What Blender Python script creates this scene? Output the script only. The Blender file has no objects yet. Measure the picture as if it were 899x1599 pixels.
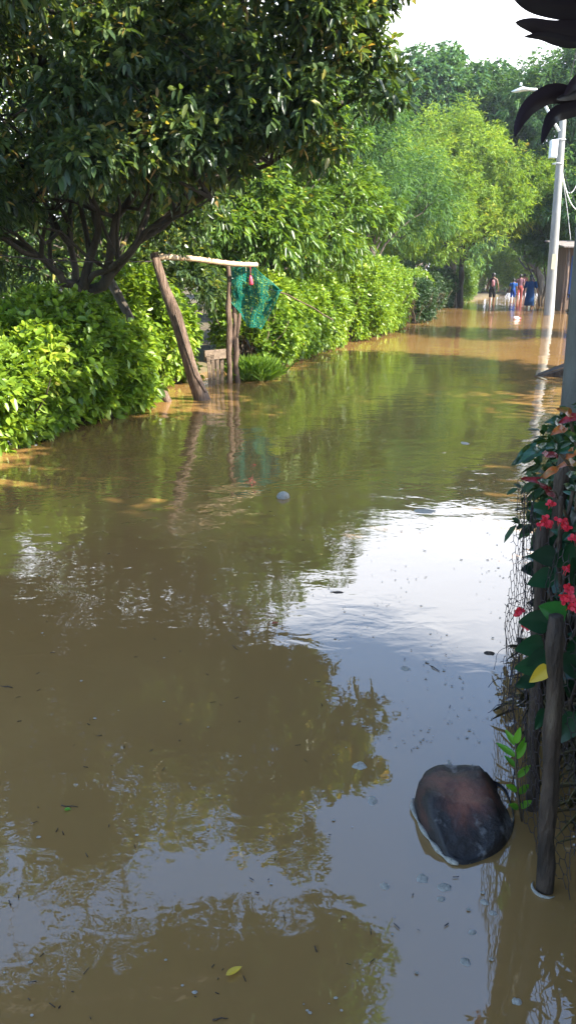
import bpy, math, random
import numpy as np
from mathutils import Vector, noise as mn
random.seed(7); rng = np.random.default_rng(7)
sc = bpy.context.scene; C = sc.collection
PI = math.pi
# ------------------------------------------------------------------ camera
CH = 1.6; PITCH = math.radians(17.35); F = 1200.0
cam = bpy.data.cameras.new('camera'); co = bpy.data.objects.new('camera', cam); C.objects.link(co)
co.location = (0, 0, CH); co.rotation_euler = (PI/2-PITCH, 0, 0)
cam.sensor_fit = 'VERTICAL'; cam.sensor_height = 24; cam.lens = 24*F/1599; cam.clip_end = 1500; cam.clip_start = .05
sc.camera = co
cp, sp_ = math.cos(PITCH), math.sin(PITCH)
def ray(px, py):
    u = (px-449.5)/F; v = (799.5-py)/F
    return u, cp+v*sp_, -sp_+v*cp
def W(px, py, z=0.0):      # where a sight line meets the height z
    x, y, d = ray(px, py); t = (z-CH)/d
    return Vector((x*t, y*t, z))
def P(px, py, Y):          # the point of a sight line at distance Y up the road
    x, y, d = ray(px, py); t = Y/y
    return Vector((x*t, Y, CH+d*t))
# ------------------------------------------------------------------ materials
def mat(name):
    m = bpy.data.materials.new(name); m.use_nodes = True
    nt = m.node_tree; b = nt.nodes['Principled BSDF']
    return m, nt, b
def N(nt, t, **k):
    n = nt.nodes.new(t)
    for a, v in k.items(): setattr(n, a, v)
    return n
def ramp(nt, stops):
    r = N(nt, 'ShaderNodeValToRGB'); e = r.color_ramp.elements
    while len(e) < len(stops): e.new(.5)
    for i, (p, c) in enumerate(stops):
        e[i].position = p; e[i].color = (c[0], c[1], c[2], 1)
    return r
def noisy(name, c1, c2, scale=8, rough=.8, bump=.3, stretch=(1,1,1), c3=None, spec=.3, bs=None):
    m, nt, b = mat(name); L = nt.links
    tc = N(nt, 'ShaderNodeTexCoord'); mp = N(nt, 'ShaderNodeMapping'); mp.inputs['Scale'].default_value = stretch
    L.new(tc.outputs['Object'], mp.inputs[0])
    n = N(nt, 'ShaderNodeTexNoise'); n.inputs['Scale'].default_value = scale; n.inputs['Detail'].default_value = 8; n.inputs['Roughness'].default_value = .65
    L.new(mp.outputs[0], n.inputs[0])
    st = [(.3, c1), (.7, c2)] if c3 is None else [(.3, c1), (.52, c2), (.75, c3)]
    r = ramp(nt, st); L.new(n.outputs[0], r.inputs[0]); L.new(r.outputs[0], b.inputs['Base Color'])
    n2 = N(nt, 'ShaderNodeTexNoise'); n2.inputs['Scale'].default_value = bs or scale*3; n2.inputs['Detail'].default_value = 6
    L.new(mp.outputs[0], n2.inputs[0])
    bp = N(nt, 'ShaderNodeBump'); bp.inputs['Strength'].default_value = bump; bp.inputs['Distance'].default_value = .02
    L.new(n2.outputs[0], bp.inputs['Height']); L.new(bp.outputs[0], b.inputs['Normal'])
    b.inputs['Roughness'].default_value = rough; b.inputs['Specular IOR Level'].default_value = spec
    return m
def leafmat(name, stops, trans=.35, rough=.45, spec=.4):
    m, nt, b = mat(name); L = nt.links
    a = N(nt, 'ShaderNodeAttribute'); a.attribute_name = 'v'
    r = ramp(nt, stops); L.new(a.outputs['Fac'], r.inputs[0])
    L.new(r.outputs[0], b.inputs['Base Color']); b.inputs['Roughness'].default_value = rough; b.inputs['Specular IOR Level'].default_value = spec
    t = N(nt, 'ShaderNodeBsdfTranslucent'); mx = N(nt, 'ShaderNodeMixShader'); mx.inputs[0].default_value = trans
    hs = N(nt, 'ShaderNodeMixRGB'); hs.blend_type = 'MULTIPLY'; hs.inputs[0].default_value = 1; hs.inputs[2].default_value = (1.35, 1.25, .45, 1)
    L.new(r.outputs[0], hs.inputs[1]); L.new(hs.outputs[0], t.inputs['Color'])
    L.new(b.outputs[0], mx.inputs[1]); L.new(t.outputs[0], mx.inputs[2])
    L.new(mx.outputs[0], nt.nodes['Material Output'].inputs[0])
    return m
def plain(name, c, rough=.6, metal=0, spec=.4):
    return noisy(name, tuple(x*.8 for x in c), tuple(min(1, x*1.15) for x in c), 12, rough, .1, spec=spec)
M = {}
M['hedge'] = leafmat('hedge_leaf', [(0, (.055,.105,.014)), (.35, (.13,.225,.022)), (.72, (.25,.36,.035)), (.93, (.38,.44,.05)), (1, (.40,.36,.07))], .4, .38, .45)
M['hedge_far'] = leafmat('far_hedge_leaf', [(0, (.06,.12,.015)), (.4, (.14,.24,.025)), (.85, (.28,.38,.04)), (1, (.38,.38,.06))], .38, .4, .4)
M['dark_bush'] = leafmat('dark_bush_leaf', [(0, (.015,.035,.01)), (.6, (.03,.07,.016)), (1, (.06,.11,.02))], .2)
M['big'] = leafmat('big_tree_leaf', [(0, (.028,.052,.026)), (.4, (.055,.10,.036)), (.72, (.12,.175,.048)), (.88, (.24,.25,.065)), (1, (.40,.27,.10))], .45, .34, .5)
M['mango'] = leafmat('orchard_leaf', [(0, (.05,.10,.02)), (.5, (.10,.19,.03)), (.9, (.22,.31,.045)), (1, (.36,.29,.06))], .38, .38, .45)
M['neem'] = leafmat('neem_leaf', [(0, (.07,.14,.02)), (.5, (.17,.28,.035)), (.9, (.34,.42,.06)), (1, (.42,.34,.09))], .45, .5, .3)
M['neem_dark'] = leafmat('distant_leaf', [(0, (.04,.10,.035)), (.5, (.085,.18,.055)), (1, (.17,.28,.075))], .35, .55, .25)
M['dome'] = leafmat('dome_leaf', [(0, (.035,.085,.04)), (.5, (.07,.155,.06)), (1, (.13,.24,.08))], .3, .5, .3)
M['grass'] = leafmat('grass_blade', [(0, (.10,.20,.02)), (1, (.22,.34,.04))], .4)
M['broad'] = leafmat('broad_leaf', [(0, (.008,.03,.014)), (.6, (.015,.06,.024)), (1, (.04,.13,.02))], .15, .28, .5)
M['seedling'] = leafmat('seedling_leaf', [(0, (.08,.24,.02)), (1, (.18,.40,.04))], .4, .35)
M['darkleaf'] = leafmat('purple_leaf', [(0, (.012,.009,.013)), (1, (.035,.022,.026))], .04, .4, .4)
M['drygrass'] = leafmat('dry_stalk', [(0, (.05,.04,.02)), (1, (.14,.12,.06))], .2)
M['barkd'] = noisy('dark_bark', (.018,.014,.010), (.075,.06,.045), 9, .9, .8, (1,1,.25))
M['bark'] = noisy('grey_bark', (.03,.024,.018), (.11,.09,.068), 9, .9, .8, (1,1,.25))
M['twig'] = noisy('brown_twig', (.05,.035,.02), (.12,.085,.05), 14, .9, .4)
M['post'] = noisy('weathered_post', (.03,.02,.014), (.13,.085,.06), 9, .9, 1, (4,4,.35), c3=(.22,.16,.12))
M['darkpost'] = noisy('damp_post', (.014,.010,.007), (.055,.036,.024), 9, .75, 1, (2,2,.5), c3=(.12,.09,.06))
M['bamboo'] = noisy('bamboo', (.34,.22,.12), (.58,.43,.28), 10, .5, .3, (.4,3,3))
M['plank'] = noisy('grey_plank', (.07,.05,.035), (.20,.145,.10), 8, .85, .6, (.5,3,3))
M['concrete'] = noisy('pole_concrete', (.085,.082,.068), (.14,.137,.118), 5, .9, .5, (1,1,.6), bs=40)
M['palecon'] = noisy('pale_pole', (.17,.17,.155), (.29,.28,.26), 3, .8, .2, (1,1,.3))
M['metal'] = plain('pale_metal', (.6,.62,.63), .4)
M['cable'] = plain('black_cable', (.02,.02,.02), .5)
M['whitecable'] = plain('white_cable', (.5,.5,.48), .5)
M['net'] = leafmat('net_cord', [(0, (.0,.20,.15)), (1, (.01,.34,.26))], .3, .6)
M['pink'] = plain('pink_plastic', (.62,.07,.12), .4)
M['wire'] = plain('rusty_wire', (.045,.03,.03), .7)
M['foam'] = noisy('foam', (.26,.235,.19), (.56,.51,.43), 90, .6, .8)
M['skin'] = plain('brown_skin', (.15,.075,.045), .5)
M['hair'] = plain('black_hair', (.012,.01,.01), .5)
M['tin'] = noisy('tin_roof', (.12,.09,.07), (.28,.25,.23), 4, .6, .2, (6,.5,1))
M['wall'] = noisy('plaster_wall', (.30,.26,.20), (.42,.38,.31), 2, .9, .2)
M['boards'] = noisy('shack_boards', (.08,.05,.035), (.2,.13,.09), 5, .9, .4, (6,6,.4))
M['yellow'] = leafmat('yellow_leaf', [(0, (.55,.36,.03)), (1, (.62,.45,.05))], .3)
M['glass'] = plain('window_glass', (.03,.035,.04), .08, spec=.8)
def cloth(n, c): return noisy(n+'_cloth', tuple(x*.75 for x in c), c, 15, .9, .2, spec=.1)
# ------------------------------------------------------------------ mesh helpers
def tag(o, label=None, cat=None, group=None, kind=None):
    if label: o['label'] = label
    if cat: o['category'] = cat
    if group: o['group'] = group
    if kind: o['kind'] = kind
    return o
def empty(name, loc, label, cat, group=None, rz=0):
    o = bpy.data.objects.new(name, None); C.objects.link(o); o.location = loc; o.rotation_euler = (0,0,rz)
    o.empty_display_size = .2
    return tag(o, label, cat, group)
class MB:
    def __init__(s): s.v = []; s.f = []
    def add(s, v, f):
        n = len(s.v); s.v += [tuple(p) for p in v]; s.f += [tuple(i+n for i in q) for q in f]
    def tube(s, pts, rad, seg=8, cap=True, wob=0, sy=1.0):
        pts = [Vector(p) for p in pts]; n = len(pts)
        if not hasattr(rad, '__len__'): rad = [rad]*n
        v = []; ref = None
        for i, p in enumerate(pts):
            d = (pts[min(i+1, n-1)]-pts[max(i-1, 0)]).normalized()
            if ref is None:
                ref = Vector((1,0,0)) if abs(d.x) < .8 else Vector((0,1,0))
            a = (ref-d*ref.dot(d)).normalized(); ref = a; b = d.cross(a)
            for k in range(seg):
                t = 2*PI*k/seg; r = rad[i]*(1+wob*(mn.noise(Vector((p.x*3+math.cos(t)*1.5, p.y*3+math.sin(t)*1.5, p.z*2.2)))))
                v.append(p+a*r*math.cos(t)+b*r*math.sin(t)*sy)
        f = []
        for i in range(n-1):
            for k in range(seg):
                k2 = (k+1) % seg
                f.append((i*seg+k, i*seg+k2, (i+1)*seg+k2, (i+1)*seg+k))
        if cap: f.append(tuple(range(seg))[::-1]); f.append(tuple((n-1)*seg+k for k in range(seg)))
        s.add(v, f)
    def box(s, c, size, rz=0, rx=0, ry=0):
        from mathutils import Euler
        E = Euler((rx, ry, rz)).to_matrix(); v = []
        for x in (-.5,.5):
            for y in (-.5,.5):
                for z in (-.5,.5): v.append(Vector(c)+E@Vector((x*size[0], y*size[1], z*size[2])))
        s.add(v, [(0,1,3,2),(4,6,7,5),(0,4,5,1),(2,3,7,6),(0,2,6,4),(1,5,7,3)])
    def grid(s, fn, nu, nv):
        v = [fn(i/nu, j/nv) for i in range(nu+1) for j in range(nv+1)]
        f = [(i*(nv+1)+j, (i+1)*(nv+1)+j, (i+1)*(nv+1)+j+1, i*(nv+1)+j+1) for i in range(nu) for j in range(nv)]
        s.add(v, f)
    def build(s, name, m, parent=None, smooth=True, origin=None, bevel=0):
        me = bpy.data.meshes.new(name); off = Vector((0,0,0))
        if parent is not None and origin is None: off = parent_world(parent)
        if origin is not None: off = Vector(origin)
        me.from_pydata([tuple(Vector(p)-off) for p in s.v], [], s.f)
        me.materials.append(m)
        if smooth: me.polygons.foreach_set('use_smooth', [True]*len(me.polygons))
        me.update()
        o = bpy.data.objects.new(name, me); C.objects.link(o)
        if parent is not None: o.parent = parent
        else: o.location = off
        if bevel:
            b = o.modifiers.new('bevel', 'BEVEL'); b.width = bevel; b.segments = 2; b.limit_method = 'ANGLE'
        return o
def parent_world(p):
    l = Vector(p.location)
    while p.parent is not None: p = p.parent; l = l+p.location
    return l
def npmesh(name, V, Fq, var, m, parent=None, k=4):
    me = bpy.data.meshes.new(name); off = np.array(parent_world(parent) if parent is not None else (0,0,0))
    V = V-off
    me.vertices.add(len(V)); me.vertices.foreach_set('co', V.astype(np.float32).ravel())
    nf = len(Fq); me.loops.add(nf*k); me.loops.foreach_set('vertex_index', Fq.astype(np.int32).ravel())
    me.polygons.add(nf); me.polygons.foreach_set('loop_start', np.arange(nf, dtype=np.int32)*k)
    me.update(calc_edges=True)
    a = me.attributes.new('v', 'FLOAT', 'FACE'); a.data.foreach_set('value', var.astype(np.float32))
    me.materials.append(m)
    o = bpy.data.objects.new(name, me); C.objects.link(o)
    if parent is not None: o.parent = parent
    return o
def norm(a): return a/np.maximum(np.linalg.norm(a, axis=-1, keepdims=True), 1e-9)
def leafgeo(pos, d, L, Wd, droop=.25, fold=.25, var=None, rmax=1.0):
    n = len(pos); d = norm(d)
    L = np.broadcast_to(L, (n,)); Wd = np.broadcast_to(Wd, (n,))
    up = np.array([0,0,1.])+rng.normal(0, .55, (n,3))
    side = norm(np.cross(d, up)); nn = np.cross(side, d)
    prof = [(0,0,0), (.3,.45,.5), (.72,.38,.45), (1,0,0), (.72,-.38,.45), (.3,-.45,.5)]
    V = np.zeros((n,6,3))
    for i, (t, w, fo) in enumerate(prof):
        V[:,i] = pos+d*(L*t)[:,None]+side*(Wd*w)[:,None]+nn*(Wd*fo*fold)[:,None]
        V[:,i,2] -= droop*L*t*t
    base = np.arange(n)[:,None]*6
    Fq = np.concatenate([base+np.array([0,1,2,3]), base+np.array([0,3,4,5])], 1).reshape(-1,4)
    if var is None: var = rng.random(n)
    return V.reshape(-1,3), Fq, np.repeat(var, 2)
def sprigs(cen, axis, n, L, ratio, spread=1.0, twig=.1, droop=.25, cv=None, jit=.2):
    """n leaves round the end of each twig"""
    k = len(cen); ax = norm(axis)
    c = np.repeat(cen, n, 0); a = np.repeat(ax, n, 0)
    r = norm(rng.normal(0, 1, (k*n,3))); r = norm(r-a*(r*a).sum(1, keepdims=True))
    t = rng.random(k*n)
    d = a*(1.15-spread*.6+.5*t[:,None])+r*spread*rng.uniform(.6, 1.1, (k*n,1))
    pos = c+a*(t*twig)[:,None]
    LL = L*rng.uniform(.6, 1.2, k*n)
    cv = rng.random(k) if cv is None else cv
    v = np.clip(np.repeat(cv, n)*.6+rng.random(k*n)*.4+rng.normal(0, jit*.4, k*n), 0, 1)
    return leafgeo(pos, d, LL, LL*ratio, droop, .25, v)
def join(parts):
    Vs, Fs, vs = [], [], []; o = 0
    for V, f, v in parts: Vs.append(V); Fs.append(f+o); vs.append(v); o += len(V)
    return np.concatenate(Vs), np.concatenate(Fs), np.concatenate(vs)
def blobcloud(blobs, nsub, nper, sub=(.25,.42), shell=.8, zsq=.75, out=.5, upb=.25):
    """twig positions on clumps that sit on the blobs: a crown with gaps and clumps"""
    cs, ax, cl, subs = [], [], [], []
    wts = np.array([b[3]*b[4]+b[3]*b[5]+b[4]*b[5] for b in blobs]); wts = wts/wts.sum()
    for b, w in zip(blobs, wts):
        ns = max(3, int(nsub*w))
        ctr = np.array(b[:3]); R = np.array(b[3:6])
        for _ in range(ns):
            dv = norm(rng.normal(0, 1, 3)); rr = rng.random()**.45*shell
            c = ctr+dv*R*rr; sr = R.mean()*rng.uniform(*sub); subs.append((c, sr))
            m = nper; e = norm(rng.normal(0, 1, (m,3))); rad = rng.random((m,1))**.4
            s3 = np.array([1,1,zsq])*sr
            p = c+e*rad*s3+rng.normal(0, .06*sr, (m,3))
            cs.append(p); ax.append(norm(e*.9+dv*out+np.array([0,0,upb])+rng.normal(0,.2,(m,3))))
            cl.append(np.clip(rng.normal(.45, .2)+rng.normal(0,.14,m)+e[:,2]*.08, 0, 1))
    return np.concatenate(cs), np.concatenate(ax), np.concatenate(cl), subs
def curve_pts(a, b, n=6, sag=.1, wob=.08):
    a = Vector(a); b = Vector(b); L = (b-a).length; out = []
    ph = random.random()*20
    for i in range(n+1):
        t = i/n; p = a.lerp(b, t)
        p += Vector((mn.noise(Vector((t*2+ph, 0, 0))), mn.noise(Vector((0, t*2+ph, 0))), mn.noise(Vector((0, 0, t*2+ph)))))*wob*L*math.sin(PI*t)
        p.z += sag*L*math.sin(PI*t)
        out.append(p)
    return out
def tree(name, label, cat, base, fork, blobs, material, L, ratio, nsub, nper, nleaf, r0=.12, group=None, droop=.3, spread=.9, twig=.15, limbs=18, sub=(.25,.42), bark='bark', upb=.25, out=.5, shell=.8, zsq=.75):
    root = empty(name, base, label, cat, group)
    c, a, cv, subs = blobcloud(blobs, nsub, nper, sub, shell, zsq, out, upb)
    V, Fq, v = sprigs(c, a, nleaf, L, ratio, spread, twig, droop, cv)
    mb = MB(); base = Vector(base); fork = Vector(fork)
    tp = curve_pts(base+Vector((0,0,-.3)), fork, 7, 0, .12); mb.tube(tp, [r0*(1.25-.6*i/7) for i in range(8)], 9, wob=.35)
    random.shuffle(subs)
    for (sc_, sr) in subs[:limbs]:
        e = Vector(sc_); s = tp[random.choice((4,5,6,7))]
        pp = curve_pts(s, e, 6, .06, .22); rr = r0*random.uniform(.28, .5)
        mb.tube(pp, [rr*(1-.13*i) for i in range(7)], 6, wob=.2)
        for q in range(3):
            s2 = pp[random.choice((3,4,5))]; e2 = e+Vector(rng.normal(0, sr*.9, 3))
            mb.tube(curve_pts(s2, e2, 4, .03, .2), [rr*.35*(1-.2*i) for i in range(5)], 5)
    mb.build('trunk', M[bark], root)
    npmesh('crown', V, Fq, v, M[material], root)
    return root
# ------------------------------------------------------------------ ground and water
LK = [(-40,-4.4),(3.6,-4.3),(6.8,-3.5),(9.9,-2.4),(13.6,-1.1),(18.7,.7),(24.3,2.7),(31,5.0),(38,7.1),(46,10.4),(60,16.5),(90,24)]
RK = [(-40,.95),(1.3,.84),(1.7,.8),(2.6,.92),(5,2.0),(12,5.0),(20,7.9),(31,10.9),(38,12.9),(46,15.2),(60,20),(90,29)]
def interp(K, y):
    return float(np.interp(y, [k[0] for k in K], [k[1] for k in K]))
def ss(t): t = max(0, min(1, t)); return t*t*(3-2*t)
def gz(x, y):
    l = interp(LK, y); r = interp(RK, y)
    if y > 75: return .25
    bed = -.34
    w = .35 if y > 5 else .14
    e = max(ss((l-x)/w+.5), ss((x-r)/w+.5), ss((y-64)/3))
    if y < -1.0: e = max(e, 1)
    elif y < -.2: e = max(e, ss((-.2-y)/.8))
    return bed+e*(.46+.05*mn.noise(Vector((x*.7, y*.7, 0))))
xs = np.concatenate([np.linspace(-500,-20,14), np.linspace(-18,-4,20), np.linspace(-3.8,20,150), np.linspace(21,35,15), np.linspace(45,500,12)])
ys = np.concatenate([np.linspace(-300,-12,8), np.linspace(-8,-1,8), np.linspace(-.8,12,80), np.linspace(12.5,70,110), np.linspace(75,900,14)])
g = MB(); g.v = [(float(x), float(y), gz(float(x), float(y))) for y in ys for x in xs]
nx = len(xs); g.f = [(j*nx+i, j*nx+i+1, (j+1)*nx+i+1, (j+1)*nx+i) for j in range(len(ys)-1) for i in range(nx-1)]
M['ground'] = noisy('mud_and_litter', (.05,.038,.022), (.10,.075,.042), 3, .95, .8, c3=(.07,.09,.03))
tag(g.build('ground', M['ground']), kind='structure')
m, nt, b = mat('muddy_water'); Lk = nt.links
tc = N(nt, 'ShaderNodeTexCoord')
def wn(scale, stretch=(1,1,1), detail=2, dist=0, rot=0):
    mp = N(nt, 'ShaderNodeMapping'); mp.inputs['Scale'].default_value = stretch; mp.inputs['Rotation'].default_value = (0,0,rot)
    Lk.new(tc.outputs['Object'], mp.inputs[0])
    n = N(nt, 'ShaderNodeTexNoise'); n.inputs['Scale'].default_value = scale; n.inputs['Detail'].default_value = detail; n.inputs['Distortion'].default_value = dist
    n.inputs['Roughness'].default_value = .45
    Lk.new(mp.outputs[0], n.inputs[0]); return n.outputs[0]
def mth(op, a, b_=None, c=None):
    n = N(nt, 'ShaderNodeMath', operation=op)
    for i, q in enumerate((a, b_, c)):
        if q is None: continue
        if isinstance(q, (int, float)): n.inputs[i].default_value = q
        else: Lk.new(q, n.inputs[i])
    return n.outputs[0]
sep = N(nt, 'ShaderNodeSeparateXYZ'); Lk.new(tc.outputs['Object'], sep.inputs[0])
# disturbed patches of water, rougher up the flooded road
mr = N(nt, 'ShaderNodeMapRange'); Lk.new(sep.outputs[1], mr.inputs[0]); mr.inputs[1].default_value = 2.2; mr.inputs[2].default_value = 6.5; mr.inputs[3].default_value = .14; mr.inputs[4].default_value = .6
mr.clamp = True
mx_ = N(nt, 'ShaderNodeMapRange'); Lk.new(sep.outputs[0], mx_.inputs[0]); mx_.inputs[1].default_value = .3; mx_.inputs[2].default_value = -.9; mx_.inputs[3].default_value = 0; mx_.inputs[4].default_value = .45
patch = N(nt, 'ShaderNodeMapRange'); Lk.new(wn(.8, detail=1), patch.inputs[0]); patch.inputs[1].default_value = .35; patch.inputs[2].default_value = .65; patch.inputs[3].default_value = .45; patch.inputs[4].default_value = 1.15
amp = mth('MULTIPLY', mth('ADD', mr.outputs[0], mx_.outputs[0]), patch.outputs[0])
h1 = mth('MULTIPLY', wn(1.5, (1,1.5,1), 1, .4), .012)
h2 = mth('MULTIPLY', wn(5.5, (1,1.35,1), 2, .8), .0042)
h3 = mth('MULTIPLY', wn(17, (.8,1.5,1), 2, .3), .0011)
hh = mth('MULTIPLY', mth('ADD', mth('ADD', h1, h2), h3), amp)
bp = N(nt, 'ShaderNodeBump'); bp.inputs['Strength'].default_value = 1; bp.inputs['Distance'].default_value = 1
Lk.new(hh, bp.inputs['Height']); Lk.new(bp.outputs[0], b.inputs['Normal'])
rc = ramp(nt, [(.3, (.215,.118,.038)), (.7, (.255,.145,.050))]); Lk.new(wn(.5, detail=4), rc.inputs[0]); Lk.new(rc.outputs[0], b.inputs['Base Color'])
b.inputs['Roughness'].default_value = .015; b.inputs['IOR'].default_value = 1.9
w = MB(); w.add([(-30,-1.2,0),(60,-1.2,0),(60,75,0),(-30,75,0)], [(0,1,2,3)])
tag(w.build('water', m), kind='structure')
# ------------------------------------------------------------------ hedges
def hedge(name, label, path, depth, h, material, L, ratio, dens, nleaf, group=None, cat='hedge', wave=.15, droop=.2, stems=26, trim=0):
    path = [Vector((p[0], p[1], 0)) for p in path]
    root = empty(name, path[0], label, cat, group)
    seg = [(path[i+1]-path[i]).length for i in range(len(path)-1)]; tot = sum(seg)
    n = int(dens*tot*(h+depth)); cen = np.zeros((n,3)); ax = np.zeros((n,3)); cv = np.zeros(n)
    for i in range(n):
        s = random.random()*tot; k = 0; s0 = s
        while s > seg[k] and k < len(seg)-1: s -= seg[k]; k += 1
        p = path[k].lerp(path[k+1], s/seg[k]); t = (path[k+1]-path[k]).normalized(); nr = Vector((t.y, -t.x, 0))  # towards the water
        a = random.uniform(-.28*PI, 1.1*PI); q = random.random()**(.28 if not trim else .2)
        hw = h*(1+wave*mn.noise(Vector((s0*.9, 3.1, h)))*2+wave*.5*mn.noise(Vector((s0*2.7, 9, h))))
        bl = .5*depth*(1+.45*mn.noise(Vector((s0*1.1, a*1.2, 5)))+.3*mn.noise(Vector((s0*3, a*3, 9))))
        ca, sa = math.cos(a), math.sin(a)
        e = 3.4 if trim else 2.7
        nrm = (abs(ca)**e+abs(sa)**e)**(-1/e)
        x = ca*nrm*bl*q; z = .50*hw+sa*nrm*.50*hw*q*(1+.12*mn.noise(Vector((s0*4, a*4, 2))))
        # rounded ends
        en = min(s0, tot-s0); f = ss(en/(.45*depth))*.5+.5
        cen[i] = p+nr*x*f+Vector((0,0,max(.0, z*(.3+.7*f))))
        o = nr*ca+Vector((0,0,sa*.9+.35)); ax[i] = o+Vector(rng.normal(0,.3,3))
        cv[i] = min(1, max(0, .42+.55*mn.noise(Vector((s0*1.8, a*2, 7)))+random.gauss(0,.15)))
    V, Fq, v = sprigs(cen, ax, nleaf, L, ratio, 1.15, L*1.3, droop, cv)
    mb = MB()
    for i in range(int(stems*tot/4)+6):
        s = random.random()*tot; k = 0
        while s > seg[k] and k < len(seg)-1: s -= seg[k]; k += 1
        p = path[k].lerp(path[k+1], s/seg[k])+Vector((random.gauss(0,depth*.13), random.gauss(0,depth*.13), -.2))
        for q in range(3):
            e = p+Vector((random.gauss(0,depth*.25), random.gauss(0,depth*.25), random.uniform(.6, .95)*h))
            mb.tube(curve_pts(p, e, 5, 0, .15), [.018,.016,.013,.011,.008,.005], 5)
    mb.build('stem', M['twig'], root)
    npmesh('foliage', V, Fq, v, M[material], root)
    return root
hedge('hedge', 'broad bright green hedge filling the near left bank, leaves trailing in the water', [(-4.1,2.6),(-3.85,4.6),(-3.3,6.7),(-2.75,8.2),(-2.0,9.75)], 1.25, 1.08, 'hedge', .105, .52, 820, 6, 'hedges along the left bank', wave=.24)
hedge('hedge', 'leafy yellow-green hedge between the leaning post and the picket gate', [(-2.9,10.5),(-2.2,11.2),(-1.75,12.3)], 1.05, 1.5, 'hedge', .105, .52, 640, 6, 'hedges along the left bank', wave=.22)
hedge('hedge', 'dense green hedge below the green net, up to the pale stake', [(-.75,13.2),(-.1,15.2),(.95,18.1)], 1.15, 1.45, 'hedge_far', .10, .5, 520, 6, 'hedges along the left bank', wave=.2)
hedge('hedge', 'tall rounded sunny hedge just past the pale stake', [(1.3,18.9),(2.1,21.3),(3.0,24.0)], 1.5, 1.8, 'hedge_far', .11, .42, 400, 6, 'hedges along the left bank', wave=.12)
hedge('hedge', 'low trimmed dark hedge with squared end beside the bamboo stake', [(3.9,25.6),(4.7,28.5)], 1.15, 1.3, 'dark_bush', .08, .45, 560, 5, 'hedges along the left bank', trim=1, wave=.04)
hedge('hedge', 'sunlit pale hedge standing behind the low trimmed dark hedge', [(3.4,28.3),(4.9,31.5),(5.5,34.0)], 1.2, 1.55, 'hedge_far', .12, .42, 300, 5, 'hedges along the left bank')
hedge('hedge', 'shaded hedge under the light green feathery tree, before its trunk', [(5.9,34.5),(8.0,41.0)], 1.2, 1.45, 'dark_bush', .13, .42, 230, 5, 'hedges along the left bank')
hedge('hedge', 'green hedge past the dark trunk, next to the person with the backpack', [(9.0,43.0),(11.0,51.0)], 1.6, 1.9, 'mango', .14, .42, 180, 5, 'hedges along the left bank')
hedge('shrub', 'yellow-green sunlit shrubs closing the far end of the flooded road', [(11.5,59.0),(16.5,62.0),(23.0,61.0)], 2.2, 3.0, 'hedge_far', .17, .42, 120, 5, cat='shrub')
# grass tuft at the twin posts
tb = W(392, 592)
n = 1500; p0 = np.array(tb)+np.stack([rng.normal(0,.15,n), rng.normal(0,.12,n), np.zeros(n)], 1); p0[:,0] += .04
d = np.stack([rng.normal(0,.45,n), rng.normal(0,.45,n), np.ones(n)], 1)
V, Fq, v = leafgeo(p0, d, rng.uniform(.25,.55,n), .016, .25)
o = npmesh('grass_tuft', V, Fq, v, M['grass']); tag(o, 'bright green tuft of grass at the foot of the twin posts', 'grass tuft')
# ------------------------------------------------------------------ the big overhanging tree
bb = P(128, 470, 9.6); bb.z = .1
root = empty('overhanging_tree', bb, 'huge dark glossy-leaved tree leaning over the water from the left bank', 'tree', 'trees on the left bank')
blobs = [(-3.2,9.2,4.3,3.0,2.6,1.7), (-1.2,8.0,3.75,1.5,1.4,1.35), (-.35,7.6,3.5,1.15,1.2,1.05), (-4.8,8.0,3.6,2.0,1.8,1.6), (-2.6,7.1,3.6,1.3,1.1,1.2),
         (-2.0,10.2,3.7,1.9,1.4,1.7), (-3.4,8.0,2.7,1.5,.9,.6), (-5.2,9.6,2.9,1.6,1.5,1.0), (-.9,9.0,4.5,1.6,1.4,1.2), (-1.6,8.0,2.75,1.1,.7,.5), (.28,7.7,3.45,.72,.9,.85), (.30,7.3,4.2,.75,.8,.6), (-4.6,8.2,2.3,1.7,.9,.6), (-3.0,7.5,2.5,1.3,.8,.5), (-.3,8.0,2.95,.8,.6,.4), (.40,7.8,3.2,.55,.8,.75), (.35,7.7,4.0,.5,.8,.6), (-1.2,7.6,2.6,1.0,.6,.45), (-2.3,7.0,2.45,.9,.5,.4)]
c, a, cv, subs = blobcloud(blobs, 305, 62, (.18,.36), .92, .7, .35, .0)
V, Fq, v = sprigs(c, a, 7, .098, .46, 1.15, .16, .32, cv*.95, jit=.5)
mb = MB()
mb.tube([bb+Vector((0,0,-.3)), bb+Vector((-.02,0,.5)), P(128,470,9.6), P(118,440,9.5)], [.17,.14,.125,.10], 10, wob=.4)
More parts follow.
